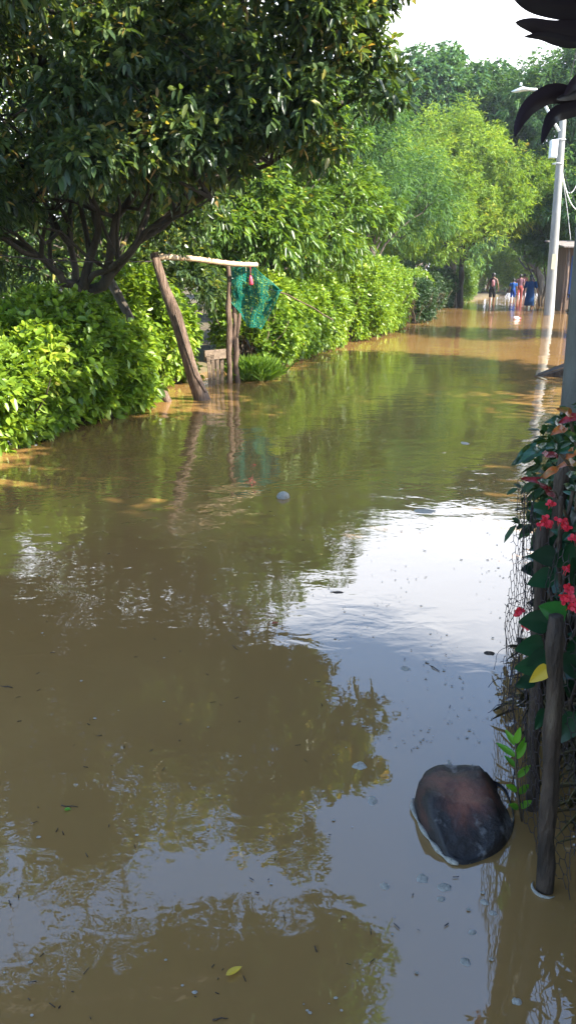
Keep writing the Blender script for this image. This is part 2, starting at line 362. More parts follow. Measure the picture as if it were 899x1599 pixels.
for pts, r in ([((122,450,9.55),(90,430,9.3),(60,405,9.0),(20,385,8.6),(-40,360,8.2)), .075], [((124,452,9.5),(140,410,9.4),(150,360,9.1),(140,300,8.8),(110,220,8.5)), .09],
               [((128,465,9.6),(160,440,9.5),(185,410,9.3),(215,380,9.1),(280,330,8.8),(380,260,8.4),(470,200,8.0)), .10], [((135,440,9.5),(165,425,9.2),(215,385,8.7),(250,350,8.3),(330,310,7.9)), .055],
               [((120,450,9.5),(115,390,9.6),(70,320,9.4),(20,240,9.0)), .07], [((175,420,9.3),(190,340,9.0),(230,250,8.6),(300,150,8.2),(380,60,8.0)), .07],
               [((60,405,9.0),(70,350,8.9),(100,300,8.8)), .04], [((280,330,8.8),(350,290,8.6),(480,215,8.3),(540,160,8.0)), .05], [((215,375,9.1),(300,300,9.3),(420,240,9.5),(470,180,9.5)), .06],
               [((120,300,8.8),(80,200,8.4),(60,100,8.2),(80,-60,8.0)), .06], [((250,230,8.5),(330,190,8.2),(430,140,7.8),(520,110,7.6)), .045]):
    pp = [P(*q) for q in pts]; n = len(pp)
    fine = []
    for i in range(n-1):
        for t in (0, .5): fine.append(pp[i].lerp(pp[i+1], t)+Vector((random.gauss(0,.03), random.gauss(0,.05), random.gauss(0,.03))))
    fine.append(pp[-1]); k = len(fine)
    mb.tube(fine, [r*.72*(1-.78*i/(k-1)) for i in range(k)], 7, wob=.3)
    for q in range(7):
        s = fine[random.randrange(2, k)]; near = min(random.sample(subs, 12), key=lambda t_: (Vector(t_[0])-s).length)
        mb.tube(curve_pts(s, near[0], 6, .05, .25), [r*.4*(1-.13*i) for i in range(7)], 5)
mb.build('trunk', M['barkd'], root)
npmesh('crown', V, Fq, v, M['big'], root)
# the dark leaning stem behind the hedge
mb = MB(); mb.tube([P(163,425,10.4), P(182,455,10.3), P(202,495,10.2), P(215,530,10.1)], [.055,.06,.06,.065], 8, wob=.3)
tag(mb.build('dead_stem', M['bark']), 'dark bare stem leaning behind the hedge, left of the leaning post', 'stem')
# ------------------------------------------------------------------ other trees
G1 = 'trees on the left bank'
tree('orchard_tree', 'small leafy tree with drooping leaves right behind the green net', 'tree', (-1.0,14.6,.1), (-.6,14.7,1.6), [(-.6,14.5,2.6,1.3,1.0,1.1),(.1,15.4,2.5,1.0,.9,1.1),(-1.4,13.8,2.3,1.1,.8,.8),(-.7,14.6,4.2,1.3,1,1.0),(.3,15.5,3.8,1,.9,.9)], 'mango', .15, .33, 105, 36, 6, .07, G1, .45, sub=(.22,.4))
tree('orchard_tree', 'leafy tree with yellowish drooping leaves over the dense green hedge', 'tree', (.2,17.6,.1), (.5,17.4,1.6), [(.6,17.0,2.7,1.3,1.1,1.4),(1.2,18.4,2.9,1.2,1.1,1.4),(-.3,16.6,3.0,1.2,1.0,1.2),(.6,17.2,4.4,1.2,1,1.0)], 'mango', .16, .33, 105, 36, 6, .08, G1, .45, sub=(.22,.4))
tree('orchard_tree', 'dim green tree deep behind the bamboo bar', 'tree', (-3.2,13.4,.1), (-2.9,13.4,1.6), [(-2.8,13.4,2.7,1.7,1.0,1.3),(-1.6,14.6,3.2,1.3,1.2,1.2),(-4.4,13.2,2.0,1.3,.9,1.2),(-2.3,13.0,1.2,1.3,.7,1.0)], 'big', .15, .36, 70, 34, 6, .08, G1, .4)
tree('orchard_tree', 'shaded tree far left behind the near hedge', 'tree', (-6.6,14.5,.1), (-6.4,14.3,1.6), [(-6.5,14.0,2.4,2.2,1.4,1.6),(-9.0,14.5,2.3,2.0,1.4,1.6),(-6.0,14.0,4.2,2.2,1.4,1.4),(-8.6,14.2,4.0,2.0,1.4,1.3)], 'big', .17, .36, 120, 34, 6, .1, G1, .4)
tree('orchard_tree', 'mid green tree standing behind the dim one, seen under the big crown', 'tree', (-4.4,19.0,.1), (-4.2,19.0,1.8), [(-4.4,19.0,2.7,2.6,1.5,2.0),(-1.5,19.5,3.0,2.0,1.4,1.9),(-4.4,18.6,5.0,2.3,1.4,1.6),(-1.4,18.8,5.2,2.0,1.3,1.5)], 'mango', .18, .36, 130, 34, 6, .1, G1, .4)
tree('feathery_tree', 'soft grey-green feathery tree left of the light green one', 'tree', (2.6,25.6,.1), (2.7,25.8,2.4), [(2.4,25.4,4.2,1.7,1.6,1.7),(3.9,27.2,3.9,1.6,1.5,1.7),(1.2,24.0,3.7,1.4,1.3,1.3),(2.0,25.5,6.0,1.6,1.4,1.4)], 'neem_dark', .17, .17, 115, 40, 9, .10, G1, .5, spread=1.1, twig=.35)
tree('feathery_tree', 'light yellow-green feathery tree with a slim dark trunk spreading over the road', 'tree', (8.75,40.5,.1), (8.6,40.0,3.4), [(7.4,38.5,6.2,2.9,2.4,2.1),(5.2,36.8,5.2,2.2,1.9,1.8),(9.9,38.5,5.5,2.3,2.1,1.8),(11.9,38.0,4.9,1.5,1.5,1.2),(6.8,36.0,3.7,2.5,1.6,1.4),(9.6,37.2,3.9,1.8,1.5,1.1),(8.2,39.0,7.6,1.6,1.5,1.0),(4.6,34.6,3.4,1.5,1.3,1.2)], 'neem', .20, .2, 330, 42, 8, .14, G1, .25, spread=1.2, twig=.35, sub=(.17,.34), bark='barkd', upb=.5, shell=1.08)
tree('dome_tree', 'tall round-crowned dark green tree rising behind the light green feathery tree', 'tree', (8.6,43.6,.1), (8.4,43.4,6), [(7.2,43,9.8,3.3,2.6,3.0),(10.3,44,9.4,3.0,2.6,2.8),(5.2,43,7.9,2.8,2.6,2.6)], 'dome', .32, .36, 250, 38, 6, .3, G1, .5, sub=(.18,.34))
tree('dome_tree', 'dark tree left of the round-crowned one, partly hidden by the big crown', 'tree', (3.2,46,.1), (3.2,46,5), [(3.8,46,9.9,3.4,3,3.6),(0,45,6.2,3.4,3,2.8),(6.2,47,7.4,2.4,2,2.4)], 'dome', .32, .36, 170, 38, 6, .28, G1, .5)
tree('background_tree', 'bushy tree filling the gap below and behind the light green one', 'tree', (6.5,48,.1), (6.6,48,2.4), [(7,47.5,3.8,3.2,2,2.4),(11.5,53,3.8,3.0,2,2.6),(3,44,3.4,3.2,2,2.2)], 'neem_dark', .28, .3, 120, 36, 6, .2, G1, .4)
G2 = 'trees on the right bank'
tree('background_tree', 'tall feathery blue-green tree behind the lamp head', 'tree', (14.0,40.5,.1), (13.6,40,4.5), [(12.6,39.5,9.3,2.5,2.2,2.6),(15.0,40,9.8,2.6,2.2,2.5),(12.7,39.5,5.6,2.4,2.0,2.0),(10.9,43.0,8.8,2.3,1.8,2.4),(10.6,44,5.6,2.0,1.8,1.9)], 'neem_dark', .3, .17, 270, 42, 9, .25, G2, .5, spread=1.1, twig=.45, sub=(.2,.38))
tree('background_tree', 'dark leafy tree right behind the lamp post', 'tree', (14.6,37,.1), (13.9,36.5,3), [(13.4,36,4.4,2.0,1.8,1.8),(15.0,36,5.6,2.2,1.8,2.0),(11.6,38.6,4.0,1.8,1.6,1.3)], 'neem_dark', .24, .3, 120, 38, 6, .2, G2, .4)
tree('background_tree', 'dark tree over the far end of the road, above the walkers', 'tree', (18.5,58,.1), (17.8,58,3), [(16.0,57,5.6,4.0,3,2.7),(20,57,5.4,4,3,3),(12.0,60,6.2,4.0,3,3.8),(17,66,3.4,7,3,3)], 'neem_dark', .34, .3, 260, 36, 6, .25, G2, .4)
tree('shade_tree', 'leafy tree rising behind the grey concrete pole, outside the right edge', 'tree', (4.4,5.6,.1), (4.1,5.6,2.8), [(4.4,5.3,4.8,1.7,1.6,1.2),(3.5,5.0,4.4,1.0,1.1,.8)], 'big', .13, .4, 90, 40, 6, .1, G2, .35)
tree('shade_tree', 'wide leafy tree added beyond the pole tree, outside the right edge, to shade the water', 'tree', (6.9,7.4,.1), (6.7,7.2,3), [(6.6,5.8,5.0,2.2,2.0,1.2),(6.2,8.2,4.8,1.9,1.8,1.2),(8.2,10,5.2,2.0,2.0,1.3),(5.5,4.1,5.2,1.5,1.4,.9),(7.4,3.6,5.2,1.6,1.5,.9),(6.3,2.9,5.3,1.3,1.2,.8),(4.7,2.6,5.2,1.2,1.1,.7)], 'big', .15, .42, 230, 44, 6, .12, G2, .35)  # unseen crown added, spread wide to keep sun off the mid water
tree('shade_tree', 'leafy tree added beside the house roof, outside the right edge, to shade the near water', 'tree', (4.6,2.9,.1), (3.9,2.8,3.6), [(4.6,1.5,5.7,1.7,1.2,.9),(2.9,1.0,5.6,1.4,1.1,.7),(3.2,-.4,6.0,2.0,1.5,.8),(6.4,.9,5.6,1.6,1.3,.9)], 'big', .13, .4, 150, 44, 6, .1, G2, .35)  # unseen tree added to shade near water that the roof leaves sunlit
tree('shade_tree', 'roadside tree right of the flooded road, second beyond the concrete pole', 'tree', (7.9,12.6,.1), (7.6,12.4,3), [(7.5,12,4.8,2.0,2.2,1.6)], 'big', .16, .4, 60, 40, 6, .12, G2, .35)
tree('shade_tree', 'roadside tree right of the flooded road, third beyond the concrete pole', 'tree', (11.0,20,.1), (10.9,19.8,3), [(10.9,19.6,5.0,2.4,2.6,1.8)], 'big', .18, .4, 60, 40, 6, .12, G2, .35)
tree('shade_tree', 'feathery tree arching over the water from the left, seen mirrored at the bottom', 'tree', (-5.2,2.9,.1), (-3.8,3.6,4.2), [(-1.5,5.3,5.0,1.3,.9,.6),(-.3,5.6,4.95,.9,.7,.5),(.45,5.7,4.9,.5,.6,.35)], 'neem_dark', .12, .2, 100, 30, 9, .12, G1, .5, spread=1.1, twig=.25, sub=(.22,.4))
bl1 = [(x, 27+3*math.sin(x), 1.9, 2.6, 1.8, 2.0+.5*math.sin(x*1.7)) for x in np.arange(-24, -1, 2.6)]+[(x, 36, 2.2, 2.6, 1.8, 2.4) for x in np.arange(-14, 2.5, 2.8)]
c, a, cv, _ = blobcloud(bl1, 260, 34); V, Fq, v = sprigs(c, a, 6, .26, .38, 1, .2, .3, cv)
tag(npmesh('undergrowth', V, Fq, v, M['mango']), 'tangled green undergrowth filling the land behind the left hedges', 'undergrowth', kind='stuff')
bl2 = [(x, 69+2*math.sin(x), 3.2, 4.2, 2.5, 3.4+.7*math.sin(x*1.3)) for x in np.arange(-34, 52, 4)]
c, a, cv, _ = blobcloud(bl2, 360, 34); V, Fq, v = sprigs(c, a, 6, .5, .38, 1, .4, .3, cv)
tag(npmesh('far_woods', V, Fq, v, M['mango']), 'far green woods closing the view beyond the end of the road', 'woods', kind='stuff')
# small multi-stemmed tree and its pale stems behind the woman
mbt = empty('thin_stemmed_tree', W(845, 478), 'small tree with several thin pale stems left of the lamp post', 'tree', G2)
mb = MB(); q0 = W(845, 478)
for dx in (-.5,-.3,-.12,.1,.3,.45):
    s = q0+Vector((dx*.6, random.uniform(-.3,.3), -.2)); mb.tube(curve_pts(s, s+Vector((dx*1.4, random.uniform(-.4,.4), 3.2)), 7, 0, .12), [.06,.055,.05,.045,.04,.035,.03,.02], 6, wob=.3)
mb.build('trunk', M['bark'], mbt)
c, a, cv, _ = blobcloud([(q0.x, q0.y, 3.2, 1.5, 1.1, .9), (q0.x-.3, q0.y, 2.5, 1.0, .8, .5)], 50, 30)
V, Fq, v = sprigs(c, a, 6, .2, .3, 1, .2, .4, cv*.6); npmesh('crown', V, Fq, v, M['neem_dark'], mbt)
# ------------------------------------------------------------------ leaning post, bar, net, gate
A0 = W(316, 624); A1 = P(240, 400, 9.9)
mb = MB(); ax = A1-A0
pp = [A0-ax*.15, A0, A0+ax*.2+Vector((.0,0,-.02)), A0+ax*.4, A0+ax*.6+Vector((.02,0,.02)), A0+ax*.8, A1+Vector((0,0,.04))]
lp = empty('leaning_post', A0, 'thick cracked grey-brown post leaning left out of the water', 'post', 'old posts by the hedge')
mb.tube(pp, [.105,.10,.088,.078,.075,.06,.05], 12, wob=.35); mb.build('shaft', M['post'], lp)
mb = MB(); mb.tube([pp[1]+Vector((.055,-.085,.1)), pp[2]+Vector((.03,-.082,0)), pp[3]+Vector((.025,-.07,0)), pp[4]+Vector((.01,-.07,0))], .009, 6); mb.build('crack', M['darkpost'], lp)
mb = MB(); s0 = W(262, 627); mb.tube([s0+Vector((0,0,-.3)), s0, s0+Vector((-.08,.03,.18)), s0+Vector((-.13,.05,.26))], [.06,.058,.05,.03], 9, wob=.4)
tag(mb.build('post_stump', M['post']), 'short broken stump in the water left of the leaning post', 'stump', 'old posts by the hedge')
Bl, Br = P(238, 401, 9.95), P(400, 413, 11.75)
mb = MB(); k = 13; cc = [Bl.lerp(Br, i/(k-1))+Vector((0,0,.015*math.sin(i*.5))) for i in range(k)]
bar = empty('bamboo_bar', Bl, 'pale bamboo bar resting on the leaning post and the twin posts', 'pole')
mb.tube([c_ for i in range(k-1) for c_ in (cc[i], cc[i].lerp(cc[i+1], .08), cc[i].lerp(cc[i+1], .92))]+[cc[-1]], [r for i in range(k-1) for r in (.043,.035,.035)]+[.04], 10)
mb.build('cane', M['bamboo'], bar)
mb = MB()
for t in (.012, .03): 
    c_ = Bl.lerp(Br, t); mb.tube([c_+Vector((0, math.cos(q)*.05, math.sin(q)*.05)) for q in np.linspace(0, 2*PI, 9)], .007, 5, cap=False)
mb.build('binding', M['twig'], bar)
tops = [(355, 410, 11.9, 'taller bark-covered post of the pair under the green net, left one'), (366, 478, 11.8, 'shorter rough forked post of the pair under the green net, right one')]
for i, (px, py, Y, lab) in enumerate(tops):
    b0 = W(358+i*12, 598-i*1); t0 = P(px+(2 if i == 0 else 0), py, b0.y); mb = MB()
    n = 8; mb.tube([b0+Vector((0,0,-.3))]+[b0.lerp(t0, j/n)+Vector((.012*math.sin(j*2.1+i), 0, 0)) for j in range(n+1)], [.05]+[.048-.0016*j+.004*math.sin(j*3) for j in range(n+1)], 9, wob=.4)
    if i: mb.tube([b0.lerp(t0, .55), b0.lerp(t0, .8)+Vector((.06,0,0)), t0+Vector((.08,0,-.1))], [.03,.028,.02], 7, wob=.3)
    tag(mb.build('upright_post', M['post'], origin=None), lab, 'post', 'old posts by the hedge')
# picket gate
gr = empty('picket_gate', W(344, 600), 'small low wooden picket gate left of the twin posts', 'gate')
for i, px in enumerate((328, 334, 340.5, 347)):
    b0 = W(px, 603-i*1.5); mb = MB(); h_ = .44+.03*math.sin(i*2.7)
    mb.box(b0+Vector((0,0,h_/2-.12)), (.05,.022,h_+.24), rz=.2, ry=.02*(i-2)); mb.build('picket', M['plank'], gr, smooth=False, bevel=.004)
a_, c_ = W(322, 603)+Vector((0,.03,.44)), W(352, 598)+Vector((0,-.035,.44)); mb = MB(); mb.box((a_+c_)/2, ((c_-a_).length+.04,.03,.14), rz=math.atan2(c_.y-a_.y, c_.x-a_.x)); mb.build('rail', M['plank'], gr, smooth=False, bevel=.005)
# net
Na, Nb, Nc, Nd = P(356,408,11.72), P(392,412,11.68), P(438,460,11.75), P(410,516,11.8); Ne = P(358,468,11.7)
def netf(u, t):
    top = Na.lerp(Nb, min(1, u*1.6)) if u < .6 else Nb.lerp(P(434,450,11.7), (u-.6)/.4)
    bot = Ne.lerp(Nd, min(1, u/.75)) if u < .75 else Nd.lerp(Nc, (u-.75)/.25)
    p = top.lerp(bot, t); p = p+Vector((.03*math.sin(t*9+u*3)*t+.05*mn.noise(Vector((u*3,t*3,1))), -.05+.05*math.sin(u*14+t*3)+.03*math.sin(t*8+u*4), -.06*math.sin(PI*u*1.3)*t+.04*mn.noise(Vector((u*5,t*2,4)))+.025*math.sin(u*11)*t))
    return p
mb = MB(); nu, nv = 28, 24
for i in range(nu+1):
    mb.tube([netf(i/nu+.012*(j % 2), j/nv) for j in range(nv+1)], .0056, 3, cap=False)
for j in range(nv+1):
    mb.tube([netf(i/nu, min(1, j/nv+.014*(i % 2))) for i in range(nu+1)], .0056, 3, cap=False)
for i in range(9):   # bunched folds
    u = .05+.1*i; mb.tube([netf(min(1, u+.03*math.sin(t*5+i)), t) for t in np.linspace(.05, 1, 14)], .006, 4, cap=False)
nr_ = empty('fishing_net', Na, 'green fishing net hanging in folds from the bamboo bar', 'net')
mb.build('mesh', M['net'], nr_)
mb = MB(); mb.tube([netf(t, 0) for t in np.linspace(0, 1, 18)]+[netf(1, t) for t in np.linspace(.1, 1, 8)]+[netf(t, 1) for t in np.linspace(1, 0, 18)], .005, 5, cap=False); mb.build('edge_rope', M['net'], nr_)
t0 = P(391, 416, 11.6); mb = MB(); mb.tube([t0, t0+Vector((0,0,-.12))], .003, 4)
mb.tube([t0+Vector((0,0,-.12)), t0+Vector((0,0,-.16)), t0+Vector((.005,0,-.24)), t0+Vector((.005,0,-.26))], [.008,.025,.035,.02], 8)
tag(mb.build('plastic_tag', M['pink']), 'small pink plastic tag dangling from the bamboo bar', 'tag')
mb = MB(); mb.tube(curve_pts(P(420,452,12.3), P(452,462,12.6), 5, .02, .1)+curve_pts(P(452,462,12.6), P(520,500,13.2), 4, 0, .1)[1:], [.012]*10, 5)
tag(mb.build('dry_branch', M['twig']), 'thin bare reddish branch poking out right of the net', 'branch')
mb = MB(); mb.tube(curve_pts(P(-60,393,7.0), P(240,408,9.9), 14, -.012, 0), .006, 5)
tag(mb.build('wire_line', M['wire']), 'thin wire strung from the leaning post off to the left', 'wire')
def stake(px, py, ptop, label, r, mt, name='stake', cat='stake', dx=0, group='stakes along the left bank'):
    b0 = W(px, py); t0 = P(px+dx, ptop, b0.y); mb = MB(); n = 7
    mb.tube([b0+Vector((0,0,-.3))]+[b0.lerp(t0, j/n)+Vector((r*.5*math.sin(j*2.3+px), 0, 0)) for j in range(n+1)], [r]+[r*(1-.04*j) for j in range(n+1)], 7, wob=.3)
    return tag(mb.build(name, M[mt]), label, cat, group)
stake(523, 541, 452, 'pale leaning stake between the dense hedge and the tall rounded hedge', .04, 'bamboo', dx=8)
stake(666, 493, 431, 'thin upright bamboo stake in front of the sunlit pale hedge', .035, 'bamboo')
stake(711, 478, 440, 'grey stake left of the dark trunk, under the feathery tree', .04, 'plank')
# ------------------------------------------------------------------ lamp post and cables
b0 = W(856, 492); lp = empty('lamp_post', b0, 'pale concrete lamp post standing in the water by the shack', 'lamp post')
T = P(876, 168, 31.0); T.y = b0.y
mb = MB(); n = 10; mb.tube([b0+Vector((0,0,-.3))]+[b0.lerp(T, j/n) for j in range(n+1)], [.20]+[.195-.008*j for j in range(n+1)], 14); mb.build('pole', M['palecon'], lp)
mb = MB(); yy = b0.y-.3; mb.tube([P(872,205,yy), P(858,180,yy), P(842,148,yy), P(836,140,yy), P(828,140,yy)], .055, 8); mb.build('arm', M['metal'], lp)
mb = MB(); a_, c_ = P(832,139,yy), P(798,143,yy)
mb.tube([a_, a_.lerp(c_,.2), a_.lerp(c_,.5)+Vector((0,0,.04)), a_.lerp(c_,.8), c_], [.06,.10,.17,.12,.04], 10, sy=.45); lh = mb.build('lamp_head', M['metal'], lp)
mb = MB(); pc = P(812, 138, yy)+Vector((0,0,.09)); mb.tube([pc, pc+Vector((0,0,.09))], [.05,.035], 8); mb.build('light_sensor', M['metal'], lh)
mb = MB(); mb.box(P(863,233,b0.y-.35), (.26,.22,.6)); bx = mb.build('meter_box', M['metal'], lp, smooth=False, bevel=.02)
mb = MB(); mb.box(P(863,233,b0.y-.35)+Vector((0,-.12,0)), (.2,.02,.5)); mb.build('box_cover', M['metal'], bx, smooth=False, bevel=.005)
for z_ in (.35, 1.1, 1.9):
    mb = MB(); q = T+Vector((0,0,-z_)); mb.tube([q+Vector((-.02+.2*math.cos(t), .2*math.sin(t), 0)) for t in np.linspace(0, 2*PI, 13)], .016, 5, cap=False); mb.build('strap', M['metal'], lp)
mb = MB(); mb.box(b0.lerp(T, .27)+Vector((-.03,-.235,0)), (.17,.012,.55)); mb.build('faded_band', noisy('faded_yellow', (.30,.28,.20), (.38,.36,.26), 9, .9), lp, smooth=False)
def cable(a, c, sag, label, r=.012, mt='cable', n=20):
    mb = MB(); a = Vector(a); c = Vector(c)
    mb.tube([a.lerp(c, i/n)-Vector((0,0,sag*4*(i/n)*(1-i/n))) for i in range(n+1)], r, 5)
    return tag(mb.build('cable', M[mt]), label, 'cable', 'cables at the lamp post')
cable(T+Vector((-.05,-.15,-.1)), (2.05,4.95,6.5), .25, 'black cable running overhead from the lamp post top toward the concrete pole', .012)
cable(T+Vector((.12,-.15,-.2)), (2.2,4.95,6.3), .5, 'lower black cable running overhead from the lamp post top toward the concrete pole', .009)
cable(P(872,240,30.7), P(930,300,31), 1.2, 'white cable drooping in the deepest loop right of the meter box', .022, 'whitecable')
cable(P(873,235,30.7), P(925,330,31), .7, 'dark cable drooping beside the white loop right of the lamp post', .014)
cable(P(874,215,30.7), P(915,240,31), 1.6, 'thin pale cable swinging in the outermost loop right of the lamp post', .014, 'whitecable')
cable(P(871,250,30.7), P(890,375,31.2), -.2, 'thin pale cable hanging straight down beside the lamp post', .011, 'whitecable')
# near concrete pole
b0 = W(889, 850); t0 = P(966, 0, b0.y); ax = (t0-b0).normalized(); np_ = empty('concrete_pole', b0, 'thick rough grey concrete pole at the right edge behind the croton', 'pole')
mb = MB(); mb.tube([b0+ax*(-.3)]+[b0+ax*(j*.5) for j in range(15)], [.125]+[.125-.0022*j for j in range(15)], 20, wob=.03); mb.build('shaft', M['concrete'], np_)
for z_ in (4.6, 6.2): 
    mb = MB(); q = b0+ax*z_; mb.tube([q+Vector((.13*math.cos(t), .13*math.sin(t), 0)) for t in np.linspace(0, 2*PI, 13)], .012, 5, cap=False); mb.build('strap', M['metal'], np_)
# slanted plank
a_, c_ = W(843, 588), P(884, 571, W(884,590).y)
pd = empty('floating_board', a_, 'dark slanted board sticking out of the water left of the concrete pole', 'board')
mb = MB(); d_ = c_-a_; mb.add([a_+Vector((-.08,0,-.03)), c_+Vector((.3,0,.05)), c_+Vector((.3,.5,.05)), a_+Vector((-.02,.35,-.03)), a_+Vector((-.04,.02,-.1)), c_+Vector((.3,0,-.25)), c_+Vector((.3,.5,-.25)), a_+Vector((0,.33,-.1))], [(0,1,2,3),(0,4,5,1),(1,5,6,2),(3,2,6,7),(0,3,7,4),(4,7,6,5)])
mb.build('board', M['darkpost'], pd, smooth=False)
mb = MB(); mb.tube([a_+Vector((-.1,-.01,.0)), c_+Vector((.3,-.01,.075))], .014, 6); mb.build('edge_strip', M['plank'], pd)
# ------------------------------------------------------------------ shack at right
sh = empty('wooden_shack', (12.2,33.2,.12), 'dark wooden shack with a blue curtain right of the lamp post', 'shack')
mb = MB(); mb.box((12.9,34.2,1.3), (2.2,.08,2.6)); mb.box((11.75,35.2,1.3), (.08,2.1,2.6)); mb.build('wall', M['boards'], sh, smooth=False)
mb = MB(); mb.box((12.7,34.0,2.72), (3.2,2.6,.05), rx=.12); mb.build('roof', M['tin'], sh, smooth=False)
for x in (11.45, 12.4, 13.6):
    mb = MB(); mb.tube([(x,33.1,-.3), (x+.04,33.1,1.2), (x,33.1,2.6)], [.07,.06,.055], 8, wob=.3); mb.build('post', M['post'], sh)
mb = MB(); mb.grid(lambda u, t: Vector((11.95+u*.55, 34.12+.03*math.sin(u*22), .55+t*1.7)), 24, 4); mb.build('curtain', cloth('blue_curtain', (.07,.12,.28)), sh)
mb = MB(); mb.box((12.85,34.13,1.5), (.75,.04,1.4)); mb.build('shutter', noisy('red_brown_paint', (.22,.09,.06), (.32,.16,.11), 4), sh, smooth=False)
# rough table and drum in front of the shack
tb_ = empty('rough_table', (11.9,31.9,.1), 'dark rough table standing in front of the shack', 'table'); mb = MB(); mb.box((11.9,31.9,.72), (1.3,.7,.05)); mb.build('tabletop', M['darkpost'], tb_, smooth=False)
for sx in (-.55,.55):
    for sy in (-.28,.28):
        mb = MB(); mb.tube([(11.9+sx,31.9+sy,-.2), (11.9+sx,31.9+sy,.7)], .035, 7); mb.build('leg', M['darkpost'], tb_)
dr = empty('plastic_drum', (11.65,32.3,.75), 'black plastic drum with a lid on the rough table', 'drum')
mb = MB(); mb.tube([(11.6,31.95,z_) for z_ in (.75,.78,.95,1.2,1.24)], [.18,.22,.24,.22,.2], 14); mb.build('body', plain('black_plastic', (.02,.025,.025), .4), dr)
mb = MB(); mb.tube([(11.6,31.95,1.242), (11.6,31.95,1.28)], [.22,.21], 14); mb.build('lid', plain('lid_plastic', (.03,.035,.04), .4), dr)
# ------------------------------------------------------------------ unseen house added right behind the viewer to shade the near water
hs = empty('house', (3.9,-2,.12), 'plastered house with a tin roof, added unseen outside the right edge for its shade', 'house')
mb = MB(); mb.box((3.95,-2.0,1.5), (4.2,7.4,3.0)); mb.build('wall', M['wall'], hs, smooth=False)
mb = MB(); mb.add([(.5,-6.2,2.45),(.5,2.15,2.45),(3.95,2.15,4.3),(3.95,-6.2,4.3),(6.75,-6.2,2.75),(6.75,2.15,2.75)], [(0,1,2,3),(3,2,5,4)])  # eave carried far out to darken the water and fence below
rf = mb.build('roof', M['tin'], hs, smooth=False); so = rf.modifiers.new('s', 'SOLIDIFY'); so.thickness = .05
mb = MB(); mb.add([(1.85,1.7,3.0),(6.05,1.7,3.0),(3.95,1.7,4.15)], [(0,1,2)]); mb.build('gable', M['wall'], hs, smooth=False)
mb = MB(); mb.add([(1.85,-5.7,3.0),(6.05,-5.7,3.0),(3.95,-5.7,4.15)], [(0,2,1)]); mb.build('gable', M['wall'], hs, smooth=False)
mb = MB(); mb.box((1.83,-1.2,1.12), (.05,.9,2.0)); dd = mb.build('door', M['boards'], hs, smooth=False)
mb = MB(); mb.tube([(1.78,-.88,1.1),(1.74,-.88,1.1)], .025, 8); mb.build('handle', M['metal'], dd)
mb = MB(); mb.box((1.83,.6,1.6), (.05,1.0,1.0)); wn_ = mb.build('window', M['boards'], hs, smooth=False)
mb = MB(); mb.box((1.8,.6,1.6), (.02,.84,.84)); mb.build('pane', M['glass'], wn_, smooth=False)
